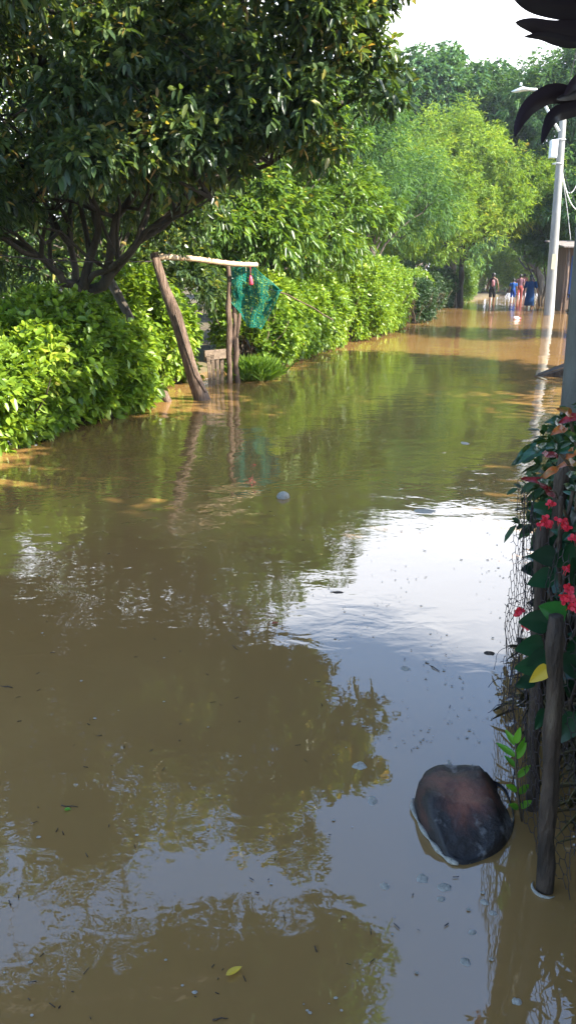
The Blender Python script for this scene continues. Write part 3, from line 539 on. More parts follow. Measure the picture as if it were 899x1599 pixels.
# ------------------------------------------------------------------ people
def person(loc, rz, H, label, top, bottom, long=False, arms=((.06,.0),(.06,.0)), stride=.12, backpack=None, dress=None, vest=False):
    s = H/1.7; o = Vector(loc); root = empty('person', o, label, 'person', 'people wading up the road', rz)
    J = []; E = []; R = []
    def j(p, r, par=None, r2=None):
        J.append(Vector(p)*s); R.append((r*s, (r2 or r)*s))
        if par is not None: E.append((par, len(J)-1))
        return len(J)-1
    pel = j((0,0,.93), .135, None, .10); wa = j((0,0,1.08), .12, pel, .09); ch_ = j((0,0,1.28), .15, wa, .10); nb = j((0,0,1.43), .07, ch_, .06); nk = j((0,.01,1.49), .052, nb)
    hd = j((0,.015,1.575), .082, nk, .09); j((0,.01,1.65), .07, hd)
    nose = j((0,.105,1.565), .014, hd)
    for sx in (-1,1): j((sx*.085,.0,1.57), .015, hd)
    jn = []
    for i, sx in enumerate((-1,1)):
        ao, af = arms[i]
        sh_ = j((sx*.17,0,1.39), .055, nb); el = j((sx*(.20+ao*.5),-.02+af*.3,1.12), .042, sh_); wr = j((sx*(.20+ao),.06+af,.88+abs(af)*.5), .027, el); pa = j((sx*(.20+ao),.07+af,.81+abs(af)*.5), .032, wr, .016)
        for q in range(4): 
            k1 = j((sx*(.20+ao)+.0*sx, .045+af+.017*q, .755+abs(af)*.5-.006*(q in (1,2))), .0085, pa); j((sx*(.19+ao), .05+af+.017*q, .715+abs(af)*.5), .0075, k1)
        k1 = j((sx*(.185+ao), .105+af, .79+abs(af)*.5), .010, pa); j((sx*(.18+ao), .115+af, .76+abs(af)*.5), .009, k1)
        st = stride*sx
        hp = j((sx*.09,0,.86), .088, pel); kn = j((sx*.095,st*.6+.03,.49), .058, hp); cf = j((sx*.095,st*.9,.34), .055, kn); an = j((sx*.095,st-.02,.09), .038, cf); j((sx*.105,st+.13,.03), .035, an)
        jn.append((Vector((sx*.09,0,.86)), Vector((sx*.095,st*.6+.03,.49)), Vector((sx*.095,st,.1)), Vector((sx*.17,0,1.39)), Vector((sx*(.20+ao*.5),-.02+af*.3,1.12))))
    me = bpy.data.meshes.new('body'); me.from_pydata([tuple(p) for p in J], E, []); me.materials.append(M['skin'])
    bo = bpy.data.objects.new('body', me); C.objects.link(bo); bo.parent = root
    sk = bo.modifiers.new('skin', 'SKIN'); sk.use_smooth_shade = True
    if not me.skin_vertices: 
        bpy.context.view_layer.objects.active = bo
    for i, r in enumerate(R): me.skin_vertices[0].data[i].radius = r
    me.skin_vertices[0].data[0].use_root = True
    su = bo.modifiers.new('sub', 'SUBSURF'); su.levels = su.render_levels = 2
    def part(name, mb, m_):
        mb.v = [tuple(Vector(p)*s) for p in mb.v]; return mb.build(name, m_, root, origin=(0,0,0)) 
    def loc_fix(q): q.location = (0,0,0); return q
    def mk(name, build, m_):
        mb = MB(); build(mb); q = part(name, mb, m_); loc_fix(q); return q
    mk('hair', lambda mb: mb.tube([(0,-.03,1.51),(0,-.02,1.56),(0,-.012,1.62),(0,-.005,1.68),(0,0,1.715),(0,0,1.725)], [.055,.09,.099,.09,.05,.01], 12) or (mb.tube([(0,-.09,1.6),(0,-.1,1.5),(0,-.09,1.38)], [.05,.045,.015], 8) if long else None), M['hair'])
    if dress is None:
        def shirt(mb):
            mb.tube([(0,0,z_) for z_ in (.88,1.0,1.12,1.28,1.38,1.44,1.47)], [.165,.155,.145,.175,.165,.10,.07], 16, sy=.72)
            if not vest:
                for J_ in jn: mb.tube([J_[3]+Vector((0,0,.02)), J_[3].lerp(J_[4], .4), J_[3].lerp(J_[4], .75)], [.078,.07,.068], 10)
        mk('shirt', shirt, top)
        def pants(mb):
            mb.tube([(0,0,z_) for z_ in (.80,.86,.94,1.0)], [.15,.17,.165,.15], 16, sy=.78)
            for J_ in jn:
                e = J_[1] if bottom[1] < .5 else J_[2]
                pts = [J_[0]+Vector((0,0,-.02)), J_[0].lerp(J_[1], .5), J_[1]]+([J_[1].lerp(J_[2], .5), J_[2]] if bottom[1] > .5 else [J_[1]+Vector((0,0,-.04))])
                mb.tube(pts, [.105,.092,.082,.07,.065][:len(pts)], 10)
        mk('trousers' if bottom[1] > .5 else 'shorts', pants, bottom[0])
    else:
        def dr_(mb):
            mb.tube([(0,0,z_) for z_ in (.32,.5,.75,.93,1.1,1.28,1.38,1.44,1.47)], [.235,.225,.205,.18,.15,.17,.165,.10,.07], 18, sy=.75, wob=.12)
            for J_ in jn: mb.tube([J_[3]+Vector((0,0,.02)), J_[3].lerp(J_[4], .5), J_[4]], [.08,.072,.065], 10)
        mk('dress', dr_, dress)
    if backpack:
        mk('vest_print', lambda mb: (mb.tube([(0,-.135,1.02),(0,-.15,1.1),(0,-.155,1.25),(0,-.14,1.36)], [.06,.085,.09,.06], 10, sy=.35)), backpack)
    return root
WZ = -.2
def wp(px, py): q = W(px, py); return (q.x, q.y, WZ)
person(wp(767, 472), -.25, 1.74, 'person in a black sleeveless top with pale print and black shorts, leftmost walker', cloth('black', (.02,.018,.02)), (cloth('charcoal', (.018,.018,.02)), 0), backpack=cloth('print', (.35,.16,.18)), vest=True, arms=((.1,.05),(.1,-.02)))
person(wp(799, 469), -.3, 1.42, 'child in a bright blue shirt and dark blue shorts with back to us', cloth('blue', (.02,.08,.28)), (cloth('navy', (.015,.04,.18)), 0), stride=.1)
person(wp(809.5, 466), -.3, 1.66, 'person in a purple-grey shirt and long red trousers beside the blue child', cloth('mauve', (.14,.07,.09)), (cloth('red', (.20,.045,.04)), 1), stride=.14)
person(wp(816, 460), -.3, 1.68, 'person in an orange-pink top, farthest of the walkers', cloth('coral', (.38,.15,.11)), (cloth('rose', (.45,.22,.2)), 1), stride=.14)
person(wp(825, 481), -.35, 1.66, 'person in a knee-length dark blue dress, arms slightly out, nearest walker', None, (None, 0), long=True, arms=((.12,.03),(.14,.1)), dress=cloth('deep_blue', (.015,.05,.14)))
# ------------------------------------------------------------------ boulder
bd = [(646,1262),(652,1240),(668,1228),(700,1222),(724,1226),(758,1222),(785,1232),(800,1268),(799,1298),(782,1326),(752,1343),(722,1350),(696,1340),(676,1318),(658,1292)]
bw = [W(x, y) for x, y in bd]; cen = sum(bw, Vector())/len(bw); nb_ = len(bw); K = 60
def outl(t):
    f = t*nb_; i = int(f) % nb_; fr = f-int(f); a_, b_, c_, d_ = bw[(i-1) % nb_], bw[i], bw[(i+1) % nb_], bw[(i+2) % nb_]
    return .5*((2*b_)+(c_-a_)*fr+(2*a_-5*b_+4*c_-d_)*fr*fr+(-a_+3*b_-3*c_+d_)*fr**3)
rings = [(1.0,-.12),(1.02,-.03),(1.0,.012),(.97,.045),(.93,.08),(.87,.11),(.78,.13),(.68,.15),(.56,.15),(.44,.15),(.32,.15),(.2,.15),(.1,.15),(.02,.15)]
br = empty('boulder', cen, 'wet reddish-brown boulder with blackened sides rising out of the water', 'boulder')
mb = MB(); v = []
for s_, z_ in rings:
    for k in range(K):
        p = cen+(outl(k/K)-cen)*s_; q = Vector((p.x*9, p.y*9, z_*9))
        p.z = z_+(.030*mn.noise(q)+.014*mn.noise(q*2.7)+.005*mn.noise(q*7))*(1 if z_ > .03 else .3)-(.03*max(0, (p.x-cen.x)/.2) if z_ > .05 else 0)
        dx_, dy_ = p.x-cen.x, p.y-cen.y; nz9 = .012*mn.noise(q*1.3)
        p.z = min(p.z, .092-.06*dx_-.02*dy_+nz9, .105-1.3*(dx_-.065)+nz9, .085+.7*(dy_+.075)+nz9, .10+.6*(dx_+.10)+nz9) if z_ > .03 else p.z
        # the notch between the two lobes on the far side
        if z_ > .05: p.z -= .012*math.exp(-((p.x-(cen.x-.01))/.025)**2)*ss((p.y-cen.y-.05)/.08)
        v.append(p)
f = [(i*K+k, i*K+(k+1) % K, (i+1)*K+(k+1) % K, (i+1)*K+k) for i in range(len(rings)-1) for k in range(K)]+[tuple((len(rings)-1)*K+k for k in range(K))]
mb.add(v, f)
m, nt, b = mat('wet_rock'); Lr = nt.links; tc2 = N(nt, 'ShaderNodeTexCoord')
def rn(s, d=6):
    n = N(nt, 'ShaderNodeTexNoise'); n.inputs['Scale'].default_value = s; n.inputs['Detail'].default_value = d; n.inputs['Roughness'].default_value = .6; Lr.new(tc2.outputs['Object'], n.inputs[0]); return n.outputs[0]
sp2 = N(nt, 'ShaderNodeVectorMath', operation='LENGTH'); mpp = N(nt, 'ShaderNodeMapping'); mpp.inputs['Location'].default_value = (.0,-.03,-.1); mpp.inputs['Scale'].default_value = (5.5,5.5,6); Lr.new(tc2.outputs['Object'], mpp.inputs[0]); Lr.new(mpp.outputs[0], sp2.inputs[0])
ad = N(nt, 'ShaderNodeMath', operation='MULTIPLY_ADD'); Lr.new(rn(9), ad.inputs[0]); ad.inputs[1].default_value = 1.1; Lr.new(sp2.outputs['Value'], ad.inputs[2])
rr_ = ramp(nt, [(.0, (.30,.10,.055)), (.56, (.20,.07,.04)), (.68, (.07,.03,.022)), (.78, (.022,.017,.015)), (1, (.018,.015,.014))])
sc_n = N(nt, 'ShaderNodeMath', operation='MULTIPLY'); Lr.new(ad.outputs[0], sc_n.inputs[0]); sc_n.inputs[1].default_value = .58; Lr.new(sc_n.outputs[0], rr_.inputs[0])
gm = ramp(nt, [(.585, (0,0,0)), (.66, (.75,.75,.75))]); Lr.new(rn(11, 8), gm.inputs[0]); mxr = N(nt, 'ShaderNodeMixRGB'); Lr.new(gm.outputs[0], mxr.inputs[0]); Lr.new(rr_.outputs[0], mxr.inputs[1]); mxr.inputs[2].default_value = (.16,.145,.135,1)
Lr.new(mxr.outputs[0], b.inputs['Base Color']); b.inputs['Roughness'].default_value = .5; b.inputs['Specular IOR Level'].default_value = .35
bpn = N(nt, 'ShaderNodeBump'); bpn.inputs['Distance'].default_value = .01; bpn.inputs['Strength'].default_value = .7; Lr.new(rn(45, 8), bpn.inputs['Height']); Lr.new(bpn.outputs[0], b.inputs['Normal'])
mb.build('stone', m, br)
mb = MB(); pts = [cen+(outl(t)-cen)*1.035+Vector((0,0,.006)) for t in np.linspace(.75, 1.03, 26)]; mb.tube(pts, [.002+.0065*abs(math.sin(i*.5+.4)) for i in range(26)], 7, wob=.5); mb.build('foam_rim', M['foam'], br)
# ------------------------------------------------------------------ floating bits
def foam(px, py, w_, h_, label, rot=0, group='foam patches on the water', name='foam_patch', mt='foam', cat='foam', z=.0022):
    p = W(px, py); sc1 = (W(px+w_/2, py)-W(px-w_/2, py)).length/2; sc2 = (W(px, py-h_/2)-W(px, py+h_/2)).length/2
    mb = MB(); K = 18; v = []
    for s_, zz in ((1,-.002),(.85,z*.6),(.5,z),(.05,z*1.1)):
        for k in range(K):
            t = 2*PI*k/K; r_ = s_*(1+.28*mn.noise(Vector((math.cos(t)*1.3+px, math.sin(t)*1.3+py, 0)))+.14*mn.noise(Vector((math.cos(t)*3+px, math.sin(t)*3, 0))))
            x, y = math.cos(t)*sc1*r_, math.sin(t)*sc2*r_; c_, s2 = math.cos(rot), math.sin(rot)
            v.append(p+Vector((x*c_-y*s2, x*s2+y*c_, zz)))
    mb.add(v, [(i*K+k, i*K+(k+1) % K, (i+1)*K+(k+1) % K, (i+1)*K+k) for i in range(3) for k in range(K)]+[tuple(3*K+k for k in range(K))])
    return tag(mb.build(name, M[mt] if isinstance(mt, str) else mt), label, cat, group)
foam(659,1372,20,16,'curved white foam patch just below the boulder, upper of its pair',-.5)
foam(694,1386,24,14,'oval white foam patch below the boulder, widest in the lower right')
foam(688,1404,14,9,'small white foam patch under the widest oval patch')
foam(600,1384,16,12,'round white foam patch left of and below the boulder')
foam(756,1409,15,10,'slanted foam patch right of the oval ones below the boulder',-.6)
foam(769,1426,14,8,'flat foam patch nearest the shadow of the fence')
foam(737,1456,14,9,'foam patch halfway down the dark blue water, by itself')
foam(726,1502,18,14,'long slanted foam patch in the lower right blue water',-.8)
foam(806,1564,18,13,'foam patch in the brown mirror image at the bottom right')
foam(581,1250,16,16,'bubbly foam patch left of the boulder, near the mirrored crown edge')
foam(561,1196,24,13,'large foam bubble patch inside the mirrored crown')
foam(702,1194,7,16,'tiny drop-shaped foam patch above the boulder')
foam(661,798,38,8,'bright white foam streak in the green mirrored trees')
foam(725,692,14,5,'small pale blue scrap floating far out in mid road')
foam(632,1044,15,8,'dark-edged foam patch at the border of white and blue mirrored sky')
foam(763,1020,20,7,'small dark bark chip floating by the wire mesh', name='bark_chip', mt='darkpost', cat='bark chip', group='bits of floating litter')
foam(527,925,20,4,'dark sliver floating at the left of the white mirrored sky', name='bark_chip', mt='darkpost', cat='bark chip', group='bits of floating litter')
p = W(442, 777); mb = MB(); mb.tube([p+Vector((0,0,z_)) for z_ in (-.03,-.015,.01,.03,.042,.048)], [.02,.042,.05,.04,.022,.004], 14)
tag(mb.build('float_ball', M['foam']), 'round greyish-white float bobbing in mid water', 'float')
p = W(805, 499); mb = MB(); mb.tube([p+Vector((x_,0,.04)) for x_ in (-.11,-.09,-.03,.04,.08,.11,.13)], [.02,.065,.07,.07,.05,.025,.025], 12)
bt = empty('floating_bottle', p, 'pinkish-white plastic bottle drifting near the walkers', 'bottle'); mb.build('body', noisy('pink_white', (.6,.35,.3), (.75,.6,.55), 8), bt)
mb = MB(); mb.tube([p+Vector((.13,0,.04)), p+Vector((.16,0,.04))], .028, 10); mb.build('cap', M['pink'], bt)
def bigleaf(mb, base, d, nrm, L, Wd, curl=.2, heart=0, wav=0, nu=10):
    d = Vector(d).normalized(); nrm = Vector(nrm); side = d.cross(nrm).normalized(); nn = side.cross(d)
    base = Vector(base); ph = random.random()*6
    def fn(u, t):
        s = t*2-1
        w_ = (math.sin(PI*min(1, u**(.55 if heart else .8)))**(.8))*Wd/2 if u < 1 else 0
        back = -heart*L*.16*abs(s)**1.5*(1-u)**2
        return base+d*(u*L+back)+side*(s*w_)+nn*(abs(s)*w_*.3+wav*L*math.sin(u*9+ph+s))-Vector((0,0,1))*curl*L*u*u
    mb.grid(fn, nu, 6)
def leafobj(mb, name, m_, parent=None, v=.5):
    o = mb.build(name, m_, parent); me = o.data; a = me.attributes.new('v', 'FLOAT', 'FACE')
    a.data.foreach_set('value', [v if not callable(v) else v(i) for i in range(len(me.polygons))]); return o
p = W(353,1528)+Vector((0,0,.006)); q = W(382,1513); mb = MB(); bigleaf(mb, p, q+Vector((0,0,.006))-p, (0,0,1), .043, .018, -.05); mb.v = [(x, y, z_+.004) for x, y, z_ in mb.v]
tag(leafobj(mb, 'fallen_leaf', M['yellow']), 'yellow curved leaf floating at the bottom of the picture', 'leaf', 'fallen leaves on the water')
p = W(101,1266)+Vector((0,0,.004)); mb = MB(); bigleaf(mb, p, (1,.1,.0), (0,0,1), .02, .016, 0)
tag(leafobj(mb, 'fallen_leaf', M['seedling']), 'tiny green leaf floating at the lower left', 'leaf', 'fallen leaves on the water')
p = W(424,975)+Vector((0,0,.004)); mb = MB(); bigleaf(mb, p+Vector((0,0,0)), (1,.3,.0), (0,0,1), .035, .025, 0)
tag(leafobj(mb, 'fallen_leaf', noisy('rust_leaf', (.25,.06,.03), (.35,.1,.04), 20)), 'small rusty red leaf floating in the middle of the brown water', 'leaf', 'fallen leaves on the water')
def twig(px, py, qx, qy, label, r=.003):
    mb = MB(); a_, c_ = W(px, py, .003), W(qx, qy, .003); mb.tube(curve_pts(a_, c_, 5, 0, .15), [r,r,r*.9,r*.8,r*.7,r*.4], 5)
    tag(mb.build('floating_twig', M['darkpost']), label, 'twig', 'bits of floating litter')
twig(-12,1066,20,1074,'thin dark twig floating at the left edge', .004)
twig(96,1257,122,1260,'short twig beside the tiny green leaf at lower left', .002)
twig(332,1592,356,1590,'short dark twig at the very bottom, below the yellow leaf', .002)
twig(363,1108-100,372,1015,'small twig in the open brown water', .0015)
twig(664,1034,686,1048,'pale-edged twig in the mirrored white sky', .003)
# countless specks
mb = MB()
for i in range(560):
    if random.random() < .6: px, py = random.gauss(690, 90), random.uniform(800, 1180)
    else: px, py = random.uniform(0, 880), random.uniform(700, 1590)
    if px > 815 or px < 0 or mn.noise(Vector((px*.012, py*.012, 3))) < -.02: continue
    p = W(px, py); s_ = random.uniform(.0015, .006)*(.6 if random.random() < .6 else 1)*(1+p.y*.1)
    mb.add([p+Vector((s_*random.uniform(.7,1.3)*math.cos(t), s_*random.uniform(.6,1)*math.sin(t), .0035)) for t in np.linspace(0, 2*PI, 7)[:-1]]+[p+Vector((0,0,.004))], [(k, (k+1) % 6, 6) for k in range(6)])
tag(mb.build('foam_specks', M['foam']), 'countless tiny white foam specks strewn over the water', 'foam', kind='stuff')
mb = MB()
for i in range(240):
    px, py = random.uniform(0, 880), random.uniform(720, 1590)
    if px > 800 or mn.noise(Vector((px*.01, py*.01, 8))) < 0: continue
    p = W(px, py, .004); a_ = random.random()*PI; s_ = random.uniform(.002, .009)*(1+p.y*.08); t_ = Vector((math.cos(a_), math.sin(a_), 0))
    mb.tube([p-t_*s_, p+t_*s_], .0009+.0009*random.random(), 4)
tag(mb.build('litter_specks', M['darkpost']), 'countless tiny dark bits of plant litter on the water', 'litter', kind='stuff')
# ------------------------------------------------------------------ right bank fence and plants
def fstake(base, top, r, label):
    mb = MB(); n = 10; base = Vector(base); top = Vector(top)
    mb.tube([base+Vector((0,0,-.2))]+[base.lerp(top, j/n)+Vector((r*.12*math.sin(j*1.9), 0, 0)) for j in range(n+1)], [r*1.05]+[r*(1+.1*math.sin(j*2.3)-.012*j) for j in range(n+1)], 14, wob=.22)
    return tag(mb.build('fence_stake', M['darkpost']), label, 'stake', 'stakes of the wire fence')
fstake(W(850,1388), P(868,962,1.70), .023, 'nearest thick rough fence stake at the bottom right, standing in the water')
fstake(W(829,1262), P(847,822,2.02), .021, 'taller thin fence stake right of the wire mesh, red flowers on top')
fstake((.93,2.55,0), (.96,2.6,1.0), .025, 'fence stake hidden behind the croton leaves')
mb = MB(); q = W(850,1388); mb.tube([q+Vector((.034*math.cos(t), .034*math.sin(t), .003)) for t in np.linspace(2.4, 5.2, 16)], [.001+.004*math.sin(PI*k/15) for k in range(16)], 6)
tag(mb.build('foam_line', M['foam']), 'thin curved line of foam round the foot of the nearest fence stake', 'foam', 'foam patches on the water')
# wire mesh: irregular hexagons and loose curls
fw = MB()
def wp_(u, z_):
    y = 1.62+u*.95; x = .735-.03*math.sin(u*5)+.035*u*u+.012*mn.noise(Vector((u*9, z_*6, 0)))*2
    return Vector((x, y, z_))
nu, nz = 26, 26
for j in range(nz):
    for i in range(nu):
        cx = (i+(.5 if j % 2 else 0))/nu; z_ = .03+j*.034
        q = [wp_(cx+random.gauss(0,.004), z_+random.gauss(0,.003)), wp_(cx+.5/nu, z_+.012+random.gauss(0,.003)), wp_(cx+.5/nu, z_+.034)]
        fw.tube(q, .0013, 3, cap=False)
        fw.tube([q[1], wp_(cx+1/nu, z_)], .0013, 3, cap=False)
mr_ = empty('wire_mesh_fence', (.74,1.62,0), 'rusty sagging wire mesh along the right bank', 'fence'); fw.build('mesh', M['wire'], mr_)
fw = MB()
for i in range(24):   # dead vines and wire ends that trail from it
    s_ = wp_(random.uniform(.25,.95), random.uniform(.15,.8)); p = s_.copy(); pts = [p.copy()]; d_ = Vector((-.6, random.gauss(0,.5), random.gauss(-.2,.6)))
    for k in range(9):
        d_ = (d_+Vector((random.gauss(.05,.45), random.gauss(0,.45), random.gauss(-.12,.45)))).normalized(); p = p+d_*.013; p.z = max(.01, p.z); pts.append(p.copy())
    fw.tube(pts, .0012, 4)
fw.build('loose_strands', M['wire'], mr_)['kind'] = 'stuff'
# croton
cr = empty('croton', (1.0,2.3,.1), 'croton with dark green, yellow and red twisted leaves before the concrete pole', 'plant')
stems = MB()
for nm, a_ in (('g', noisy('croton_green', (.008,.035,.014), (.015,.07,.022), 30, .3, .2, c3=(.20,.22,.02), spec=.5)), ('r', noisy('croton_red', (.10,.008,.012), (.30,.02,.025), 30, .35, .2, c3=(.05,.02,.015), spec=.5)), ('y', noisy('croton_yellow', (.35,.25,.03), (.42,.10,.02), 22, .35, .2, c3=(.04,.12,.02), spec=.5))): M['crot'+nm] = a_
specs = [ # base px,py -> tip px,py, Y, which
 (836,692,806,714,2.2,'g'),(866,700,806,714,2.2,'g'),(845,700,802,716,2.15,'g'),(872,700,840,690,2.2,'g'),(880,665,853,652,2.25,'g'),(885,668,862,672,2.2,'y'),(895,650,872,634,2.2,'o'),(905,650,874,655,2.2,'r'),
 (858,760,818,740,2.15,'r'),(862,765,842,742,2.15,'g'),(872,730,843,745,2.2,'y'),(905,706,868,700,2.2,'g'),(870,715,846,702,2.18,'r'),(905,722,872,722,2.25,'y'),(900,690,880,670,2.2,'g'),(866,776,846,756,2.15,'r'),
 (905,745,884,735,2.2,'g'),(905,770,880,750,2.2,'g'),(900,700,884,712,2.2,'o')]
for (ax_, ay, bx_, by_, Y, kd) in specs:
    a_, c_ = P(ax_, ay, Y), P(bx_, by_, Y-random.uniform(0,.06)); L_ = (c_-a_).length
    mb = MB(); bigleaf(mb, a_, c_-a_, Vector((random.gauss(0,.3),-.75,.7)), L_*1.1, .026, .15, 0, .05, 14)
    lo = mb.build('leaf', M['crot'+{'o': 'y'}.get(kd, kd)], cr)
    if kd != 'g': lo['label'] = 'deep red croton leaf' if kd == 'r' else 'yellow and orange croton leaf'
for pts in ([(905,860,2.3),(890,820,2.25),(872,780,2.2),(862,766,2.15)], [(910,760,2.3),(885,722,2.2),(868,702,2.2)], [(912,800,2.3),(900,700,2.25),(890,660,2.2)], [(905,880,2.3),(895,830,2.25),(900,770,2.25),(905,700,2.2)]):
    stems.tube([P(*q) for q in pts], [.006,.005,.0045,.004][:len(pts)], 6)
stems.build('stem', M['twig'], cr)
# crown of thorns with red flowers
ct = empty('thorny_flower_bush', (.95,2.1,.05), 'dark thorny bush with clusters of small red flowers on the wire fence', 'plant')
mb = MB()
for i in range(16):
    s_ = Vector((random.uniform(.82,1.05), random.uniform(1.9,2.4), .0)); e = Vector((random.uniform(.76,1.0), random.uniform(1.85,2.3), random.uniform(.5,1.0)))
    pp = curve_pts(s_, e, 8, 0, .15); mb.tube(pp, .007, 6)
    for q in range(22):
        c_ = pp[random.randrange(1,8)].lerp(pp[random.randrange(1,8)], .0); dv = Vector(rng.normal(0,1,3)).normalized(); mb.tube([c_, c_+dv*.02], [.0016,.0003], 3)
mb.build('stem', M['darkpost'], ct)
M['petal'] = leafmat('red_petal', [(0, (.50,.012,.03)), (1, (.75,.04,.07))], .25, .5)
def cluster(px, py, Y, n, sprd, r=.0058):
    c0 = P(px, py, Y); mb = MB()
    for i in range(n):
        c_ = c0+Vector((random.gauss(0,sprd), random.gauss(0,sprd*.5), random.gauss(0,sprd*.6))); nz_ = (Vector((random.gauss(0,.5), -.9, random.gauss(.4,.4)))).normalized()
        t1 = nz_.cross(Vector((0,0,1))).normalized(); t2 = nz_.cross(t1); an = random.random()*PI
        for sgn in (0, PI):
            u_ = t1*math.cos(an+sgn)+t2*math.sin(an+sgn); w_ = nz_.cross(u_)
            K = 10; v = [c_]+[c_+u_*(r*.9+r*math.cos(t))+w_*r*1.05*math.sin(t)+nz_*.002*math.cos(t) for t in np.linspace(0, 2*PI, K+1)[:-1]]
            mb.add(v, [(0, 1+k, 1+(k+1) % K) for k in range(K)])
        mb.tube([c_, c_-nz_*.01-Vector((0,0,.012))], .001, 4)
    leafobj(mb, 'flower_cluster', M['petal'], ct, lambda i: random.random())
for a in ((852,814,1.98,9,.009),(884,822,2.0,6,.008),(896,838,1.98,4,.008),(884,920,1.72,4,.006),(888,936,1.7,7,.009),(893,948,1.7,4,.007),(878,812,2.02,4,.008),(812,955,1.9,5,.010),(822,978,1.9,4,.007),(840,957,1.9,2,.003),(883,886,1.8,3,.006),(862,786,2.1,3,.006)): cluster(*a)
mb = MB()
for i in range(120): bigleaf(mb, (random.uniform(.88,1.15), random.uniform(1.85,2.45), random.uniform(.62,1.0)), rng.normal(0,1,3)+np.array([-.3,0,.2]), (0,-.5,.8), random.uniform(.04,.08), random.uniform(.015,.025), .15, 0, 0, 5)
leafobj(mb, 'foliage', M['broad'], ct, lambda i: (i//30*.37) % 1)
M['litleaf'] = leafmat('lit_round_leaf', [(0, (.02,.13,.02)), (1, (.03,.16,.03))], .3, .3)  # lit copy of the broad leaf, light put into a brighter green
bl_ = empty('broad_leaved_plant', (.9,1.85,.05), 'plant with broad round dark green leaves between the two near stakes', 'plant'); mb = MB(); m2 = MB()
for (px, py, Y, L_, dx, dz_, lt) in ((875,965,1.74,.085,-1,.8,1),(848,972,1.85,.08,-1,.3,0),(842,1008,1.85,.075,-1,.1,0),(838,1040,1.82,.07,-1,.2,0),(850,1022,1.83,.08,-.6,-.5,0),(862,870,1.95,.075,-1,.3,0),(858,900,1.95,.07,-1,-.1,0),(850,1110,1.75,.05,-.5,-.8,0),(830,1060,1.8,.05,-1,-.2,0),(899,905,1.8,.09,-.3,.9,0),(899,1040,1.75,.09,-.6,.4,0),(895,1120,1.75,.08,-.5,-.5,0),(870,880,2.0,.09,.3,1,0)):
    q = P(px, py, Y); m2 = MB(); bigleaf(m2, q, (dx,-.25,dz_), (.3,-.85,.5), L_, L_*.8, .15, 1)
    lo = leafobj(m2, 'leaf', M['litleaf'] if lt else M['broad'], bl_, random.random()*.7)
    if lt: lo['label'] = 'larger round leaf with a lit look painted in mid-green'
for i in range(420):
    q = Vector((random.uniform(.88,1.4), random.uniform(1.75,2.7), 0)); q.z = random.uniform(.22, .93)
    bigleaf(mb, q, (random.gauss(-.7,.6), random.gauss(-.4,.5), random.gauss(.1,.5)), (.3,-.7,.7), random.uniform(.06,.11), random.uniform(.045,.075), .25, 1, 0, 6)
leafobj(mb, 'foliage', M['broad'], bl_, lambda i: (i//36*.37) % .7)
mb = MB(); bigleaf(mb, P(852,1043,1.7), (-.7,-.1,-.55), (.2,-1,.3), .052, .04, .1, 1); leafobj(mb, 'leaf', M['yellow'], bl_)['label'] = 'single bright yellow leaf'
mb = MB()
for i in range(26): mb.tube(curve_pts((random.uniform(.85,1.3), random.uniform(1.8,2.6), .05), (random.uniform(.83,1.25), random.uniform(1.75,2.5), random.uniform(.4,.9)), 6, 0, .12), .004, 5)
mb.build('stem', M['twig'], bl_)
# shrubs further along the right bank, behind
hedge('shrub', 'dark shrub mass on the right bank behind the wire fence', [(1.75,1.5),(1.6,2.4),(1.75,3.4),(2.3,4.2)], 1.0, 1.0, 'dark_bush', .08, .5, 330, 6, None, 'shrub')
# seedling
sd = empty('seedling', W(812,1282), 'bright green seedling between the boulder and the wire fence', 'plant'); mb = MB(); q0 = W(814,1282); yy = q0.y
mb.tube([q0, P(808,1240,yy), P(805,1200,yy), P(804,1160,yy)], [.004,.0035,.003,.002], 6); mb.build('stem', M['twig'], sd)
for (ax_, ay, bx_, by_) in ((804,1165,789,1140),(804,1162,811,1136),(805,1182,776,1160),(806,1185,820,1160),(806,1200,788,1180),(806,1215,826,1195),(807,1235,790,1225),(808,1240,824,1225),(809,1262,795,1256),(810,1262,828,1250),(805,1175,818,1150)):
    a_, c_ = P(ax_, ay, yy), P(bx_, by_, yy-random.uniform(-.04,.05)); mb = MB(); bigleaf(mb, a_, c_-a_, (random.gauss(0,.3),-.7,.7), (c_-a_).length*1.1, .02, .05)
    leafobj(mb, 'leaf', M['seedling'], sd, random.random())
# dry grass and roots on the near bank
n = 900; p0 = np.stack([rng.uniform(.83,1.2,n), rng.uniform(1.5,2.6,n), rng.uniform(.0,.3,n)], 1)
d = np.stack([rng.normal(-.25,.6,n), rng.normal(-.2,.6,n), rng.normal(.1,.6,n)], 1)
V, Fq, v = leafgeo(p0, d, rng.uniform(.05,.14,n), .0028, .5)
tag(npmesh('dry_grass', V, Fq, v, M['drygrass']), 'tangled dry grass and roots on the bank at the bottom right', 'grass', kind='stuff')
